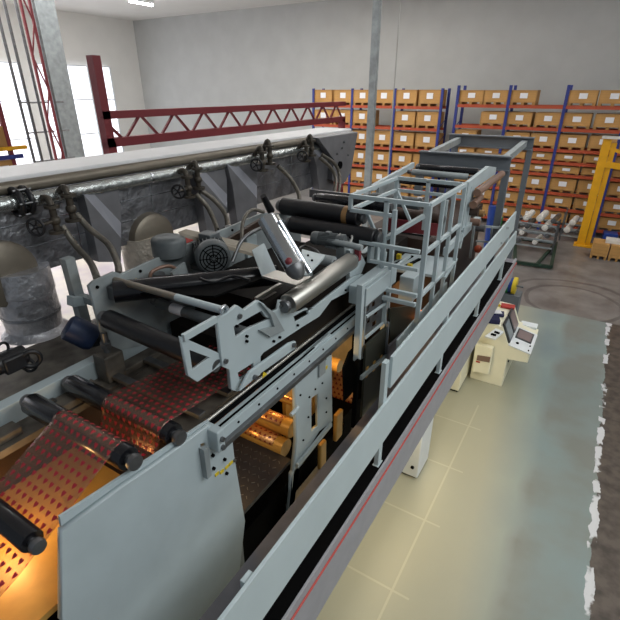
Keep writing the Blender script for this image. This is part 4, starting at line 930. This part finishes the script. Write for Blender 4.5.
def rack(x0, nb, bw, levels, y, per, hs, name, side, maxh):
    t = thing('pallet_rack', (x0 + nb * bw / 2, y, 0), name, 'pallet rack')
    for i in range(nb + 1):
        x = x0 + i * bw
        b = B()
        for yy in (y + .02, y + 1.1): b.box((x - .06, yy - .05, 0), (x + .06, yy + .05, levels[-1] + .8))
        for k in range(int(levels[-1] / .8)): b.beam((x, y, .3 + k * .8), (x, y + 1.1, .7 + k * .8), .03)
        ob('upright', b, 'blue', t, smooth=False)
        if i == nb: break
        for z in levels:
            ob('shelf_beam', B().box((x + .06, y - .04, z - .13), (x + bw - .06, y + .02, z)).box((x + .06, y + 1.08, z - .13), (x + bw - .06, y + 1.14, z)), 'orange', t, smooth=False)
        for li, z in enumerate(levels):
            gap = (levels[li + 1] - .13 - z) if li + 1 < len(levels) else .8
            h = min(gap - .06, maxh)
            for j in range(per):
                if random.random() < .05: continue
                s_ = bw / per
                place_crate(x + .06 + s_ * (j + .5) - .05 + random.uniform(-.03, .03), y + .54 + random.uniform(-.03, .03), z, s_ * (.91 + random.uniform(-.03, .03)), h / .62,
                            'tan wooden crate, %s shelf of the %s, %s bay from the left, %s side' % (ORD[li], side, ['first', 'second', 'third', 'fourth', 'fifth'][i], ['left', 'right'][j]),
                            'wooden crates in the pallet racks')
rack(-14.6, 3, 2.4, [.3, 1.27, 2.28, 3.28, 4.28, 5.28], 24.0, 2, 0, 'blue and orange pallet rack of crates behind the machine, left rack', 'left rack', .74)
rack(-6.65, 4, 2.3, [.35, 1.1, 1.8, 2.6, 3.12, 3.65, 4.5, 5.4], 24.0, 2, 0, 'blue and orange pallet rack of crates behind the yellow column, right rack', 'right rack', .6)

# far-left small rack with a box
t = thing('storage_rack', P(0, 170, X=-12), 'small rack with yellow beams at the far left behind the duct', 'rack')
Bp = P(28, 150, X=-12.9); zb = Bp.z
yA, yB = Bp.y - 3.0, Bp.y
ob('upper_beam', B().box((-13, yA, zb + .03), (-12.9, yB, zb + .12)), 'yellow', t, smooth=False)
ob('lower_beam', B().box((-13, yA, zb - .18), (-12.9, yB - .15, zb - .08)), 'blue', t, smooth=False)
ob('shelf', B().box((-14, yA, zb - 1.0), (-12.9, yB, zb - .92)), 'blue', t, smooth=False)
for yy in (yA, yB - .4): ob('upright', B().box((-13.04, yy - .05, 0), (-12.94, yy + .05, 7)), 'darkred', t, smooth=False)
tag(ob('cardboard_box', B().box((-13.6, yB - 1.05, zb - .92), (-12.95, yB - .35, zb - .2)), 'crate', smooth=False, bevel=.01), 'brown cardboard box on the small rack at the far left', 'box')
tag(ob('cardboard_box', B().box((-13.6, yB - 1.05, zb + .12), (-12.95, yB - .35, zb + .6)), 'crateedge', smooth=False, bevel=.01), 'brown cardboard box on the top beam of the far left rack', 'box')
p = P(24, 154, X=-12.92)
tag(ob('box_label', B().box((-12.945, yB - .8, zb - .55), (-12.94, yB - .55, zb - .32)), 'label', smooth=False), 'white label on the cardboard box at the far left', 'label')
# scaffolding poles and red steel in the left hall
def vpost(q, X, r, m, name, label, cat, z1=9.5, z0=0):
    c = P(*q, X=X); return tag(ob(name, B().cyl((c.x, c.y, z0), (c.x, c.y, z1), r, n=12), m), label, cat)
for i, (q, X, wd) in enumerate((((34, 160), -18, 'leftmost, beside the small rack'), ((42, 160), -18, 'second from the small rack'), ((52, 160), -18, 'third from the small rack'), ((67, 160), -18, 'right beside the red column'))):
    c = P(*q, X=X); t = thing('scaffold_pole', (c.x, c.y, 0), 'thin grey scaffold pole in the bright left hall, ' + wd, 'pole', 'scaffold poles')
    ob('pole', B().cyl((c.x, c.y, 0), (c.x, c.y, 9), .05, n=10), 'steel', t)
    for z in (3.6, 4.6, 5.6): ob('coupler', B().cyl((c.x, c.y - .02, z), (c.x, c.y + .35, z), .03, n=8), 'steel', t)
t = thing('red_lattice_column', (-17, 9, 0), 'red lattice steel column in the bright left hall', 'column')
c1, c2 = P(54, 150, X=-17), P(62, 150, X=-17)
b = B().beam((-17, c1.y, 0), (-17, c1.y, 9), .07).beam((-17, c2.y, 0), (-17, c2.y, 9), .07)
for k in range(9):
    b.beam((-17, c1.y if k % 2 else c2.y, k), (-17, c2.y if k % 2 else c1.y, k + 1), .04)
ob('lattice', b, 'darkred', t, smooth=False)
c1, c2 = P(66, 150, X=-19), P(84, 150, X=-19)
tag(ob('grey_cladding', B().box((-19.3, c1.y, 0), (-19, c2.y, 9.5)), 'paint_dirty', smooth=False), 'tall grey cladding panel standing in the left hall behind the duct', 'panel')
a, b_ = P(108, 142, X=-9), P(320, 112, X=-9)
t = thing('overhead_crane_beam', (-9, 9, 5), 'dark red overhead steel beam behind the long duct', 'beam')
ya, yb = P(106, 150, X=-9).y, 17.0; zc = P(150, 138, X=-9).z
ob('lower_chord', B().box((-9.1, ya, zc - .1), (-8.9, yb, zc + .08)), 'darkred', t, smooth=False)
ob('upper_chord', B().box((-9.1, ya, zc + .45), (-8.9, yb, zc + .6)), 'darkred', t, smooth=False)
b = B(); y = ya; k = 0
while y < yb - .5: b.beam((-9, y, zc if k % 2 else zc + .5), (-9, y + .5, zc + .5 if k % 2 else zc), .05); y += .5; k += 1
ob('lattice', b, 'darkred', t, smooth=False)
ob('end_post', B().box((-9.1, ya, zc - .1), (-8.9, ya + .18, zc + 1.6)), 'darkred', t, smooth=False)
for yy in (ya + .1, yb - .1): ob('column', B().box((-9.1, yy - .1, 0), (-8.9, yy + .1, zc)), 'darkred', t, smooth=False)

# hall column and ropes
c = P(368, 180, Y=16.5)
tag(ob('steel_column', B().box((c.x - .12, 16.4, 0), (c.x + .12, 16.6, 10.6)), 'paint_dirty', smooth=False), 'slim pale steel column standing behind the cage', 'column')
c = P(389, 160, Y=14)
tag(ob('rope', B().cyl((c.x, 14, 3), (c.x, 14, 10.6), .02, n=8), 'rope'), 'thin grey rope hanging right of the slim column', 'rope')

# yellow jib crane
t = thing('yellow_jib_column', (0.1, 22.4, 0), 'yellow steel crane column with side arm in front of the racks', 'crane column')
ob('mast', B().box((-.30, 22.2, 0), (.0, 22.5, 4.3)), 'yellow', t, smooth=False)
ob('mast_flange', B().box((.015, 22.25, 0), (.2, 22.45, 4.15)), 'yellow', t, smooth=False)
ob('top_plate', B().box((-.36, 22.1, 4.3), (.3, 22.6, 4.38)), 'wrap', t, smooth=False)
ob('arm', B().beam((0, 22.3, 3.35), (2.6, 22.3, 3.1), .22, .22), 'yellow', t, smooth=False)
ob('arm_upper', B().beam((0, 22.3, 3.95), (2.6, 22.3, 3.15), .12, .12), 'yellow', t, smooth=False)
ob('base_plate', B().box((-.4, 22.0, 0), (.3, 22.7, .05)), 'yellow', t, smooth=False)

# wooden boxes row in front
x = P(589, 258, Z=0).x; yb = 20.6
for i in range(3):
    t = thing('wooden_box', (x + .3 + i * .62, yb, 0), ['leftmost', 'middle', 'rightmost'][i] + ' wooden box on pallet in the row right of the yellow column', 'wooden box', 'wooden boxes by the yellow column')
    X0 = x + i * .62
    ob('body', B().box((X0, yb, .12), (X0 + .58, yb + .8, .62)), 'crate', t, smooth=False, bevel=.008)
    b = B()
    for z in (.24, .37, .5): b.box((X0, yb - .006, z - .006), (X0 + .58, yb, z + .006))
    ob('plank_gaps', b, 'crateedge', t, smooth=False)
    for xx in (.05, .29, .53): ob('pallet_block', B().box((X0 + xx - .04, yb, 0), (X0 + xx + .04, yb + .8, .12)), 'crateedge', t, smooth=False)
lying('wrapped_pack', x + .9, yb + .45, .62, 1.0, .5, .14, 0, 'wrap', 'white wrapped pack lying on the row of wooden boxes', 'pack')
lying('blue_bin', x + .55, yb + 1.9, 0, .5, .5, .65, .1, 'bluebright', 'blue plastic bin between wooden boxes and rack, left one', 'bin')
lying('blue_bin', x - .35, yb + 2.4, 0, .4, .4, 1.0, 0, 'bluebright', 'tall blue bin just right of the yellow column', 'bin')
lying('dark_green_sheet', x + 1.4, yb + 2.1, 0, 1.0, .6, .9, 0, 'green', 'dark green covered stack behind the blue bin at right', 'stack')
# mandrel stands
def stand(x0, y0, n, w_, label, wraps):
    t = thing('shaft_stand', (x0 + w_ / 2, y0, 0), label, 'rack')
    for xx in (0, w_):
        for yy in (0, .9): ob('leg', B().beam((x0 + xx, y0 + yy, 0), (x0 + xx, y0 + yy, 1.25), .06), 'steel', t, smooth=False)
    for k in range(n):
        z = .25 + k * .3
        [ob('shelf_rail', B().beam((x0, yy, z), (x0 + w_, yy, z), .06), 'paint_dirty', t, smooth=False) for yy in (y0, y0 + .9)]
    k = 0
    for (dx, z, r_, L, m_, lb) in wraps:
        c = Vector((x0 + dx, y0 - .1, z)); b = B().lathe(c, c + Vector((.12, L, .05)), [(0, r_ * .5), (.05, r_ * .5), (.06, r_), (.9, r_), (.91, r_ * .45), (1, r_ * .45)], 20)
        tag(ob('wrapped_shaft', b, m_), lb, 'shaft', 'wrapped shafts on the stands'); k += 1
stand(-2.55, 20.2, 4, 1.5, 'dark steel shaft stand loaded with wrapped shafts, left of the yellow column',
      [(.2, .42, .1, 1.1, 'steel', 'grey shaft on the lowest shelf of the left stand'), (.8, .42, .1, 1.1, 'wrap', 'white wrapped shaft on the lowest shelf of the left stand, right side'),
       (.25, .74, .1, 1.1, 'wrap', 'white wrapped shaft on the second shelf of the left stand, left side'), (1.2, .74, .1, 1.1, 'steel', 'grey shaft on the second shelf of the left stand, right side'),
       (.4, 1.04, .11, 1.1, 'steel', 'grey shaft on the third shelf of the left stand'), (1.05, 1.06, .12, 1.1, 'wrap', 'white wrapped shaft on the third shelf of the left stand'),
       (.3, 1.36, .12, 1.1, 'wrap', 'white wrapped shaft on top of the left stand, left side'), (.8, 1.4, .13, 1.1, 'wrap', 'thick white wrapped shaft on top of the left stand'), (1.3, 1.36, .1, 1.1, 'steel', 'grey shaft on top of the left stand, right side')])
stand(-1.0, 22.6, 2, 1.0, 'low dark stand with pale wrapped rolls behind the yellow column base',
      [(.2, .5, .13, .9, 'wrap', 'pale wrapped roll on the low stand, left side'), (.6, .45, .1, .9, 'steel', 'grey roll on the low stand, middle'), (.35, .85, .13, .9, 'wrap', 'pale wrapped roll on top of the low stand')])
# green base frame on the floor
t = thing('green_floor_frame', P(540, 262, Z=0), 'dark green flat steel frame lying on the floor behind the walkway end', 'frame')
g = [P(515, 262, Z=.1), P(551, 267, Z=.1), P(556, 243, Z=.1), P(515, 238, Z=.1)]
for a, b_ in zip(g, g[1:] + g[:1]): ob('bar', B().beam(a, b_, .12), 'green', t, smooth=False)
ob('bar', B().beam(g[0].lerp(g[1], .6), g[2], .1), 'green', t, smooth=False)
tag(ob('green_can', B().cyl(P(503, 218, Z=.9) - Vector((.3, 0, .9)), P(503, 218, Z=.9) - Vector((.3, 0, 0)), .3), 'greenbright'), 'green drum behind the gantry posts', 'drum')
tag(ob('blue_drum', B().cyl((P(493, 222, Y=17).x, 17, 0), P(493, 206, Y=17), .14), 'bluebright'), 'blue gas cylinder between the gantry posts', 'gas cylinder')
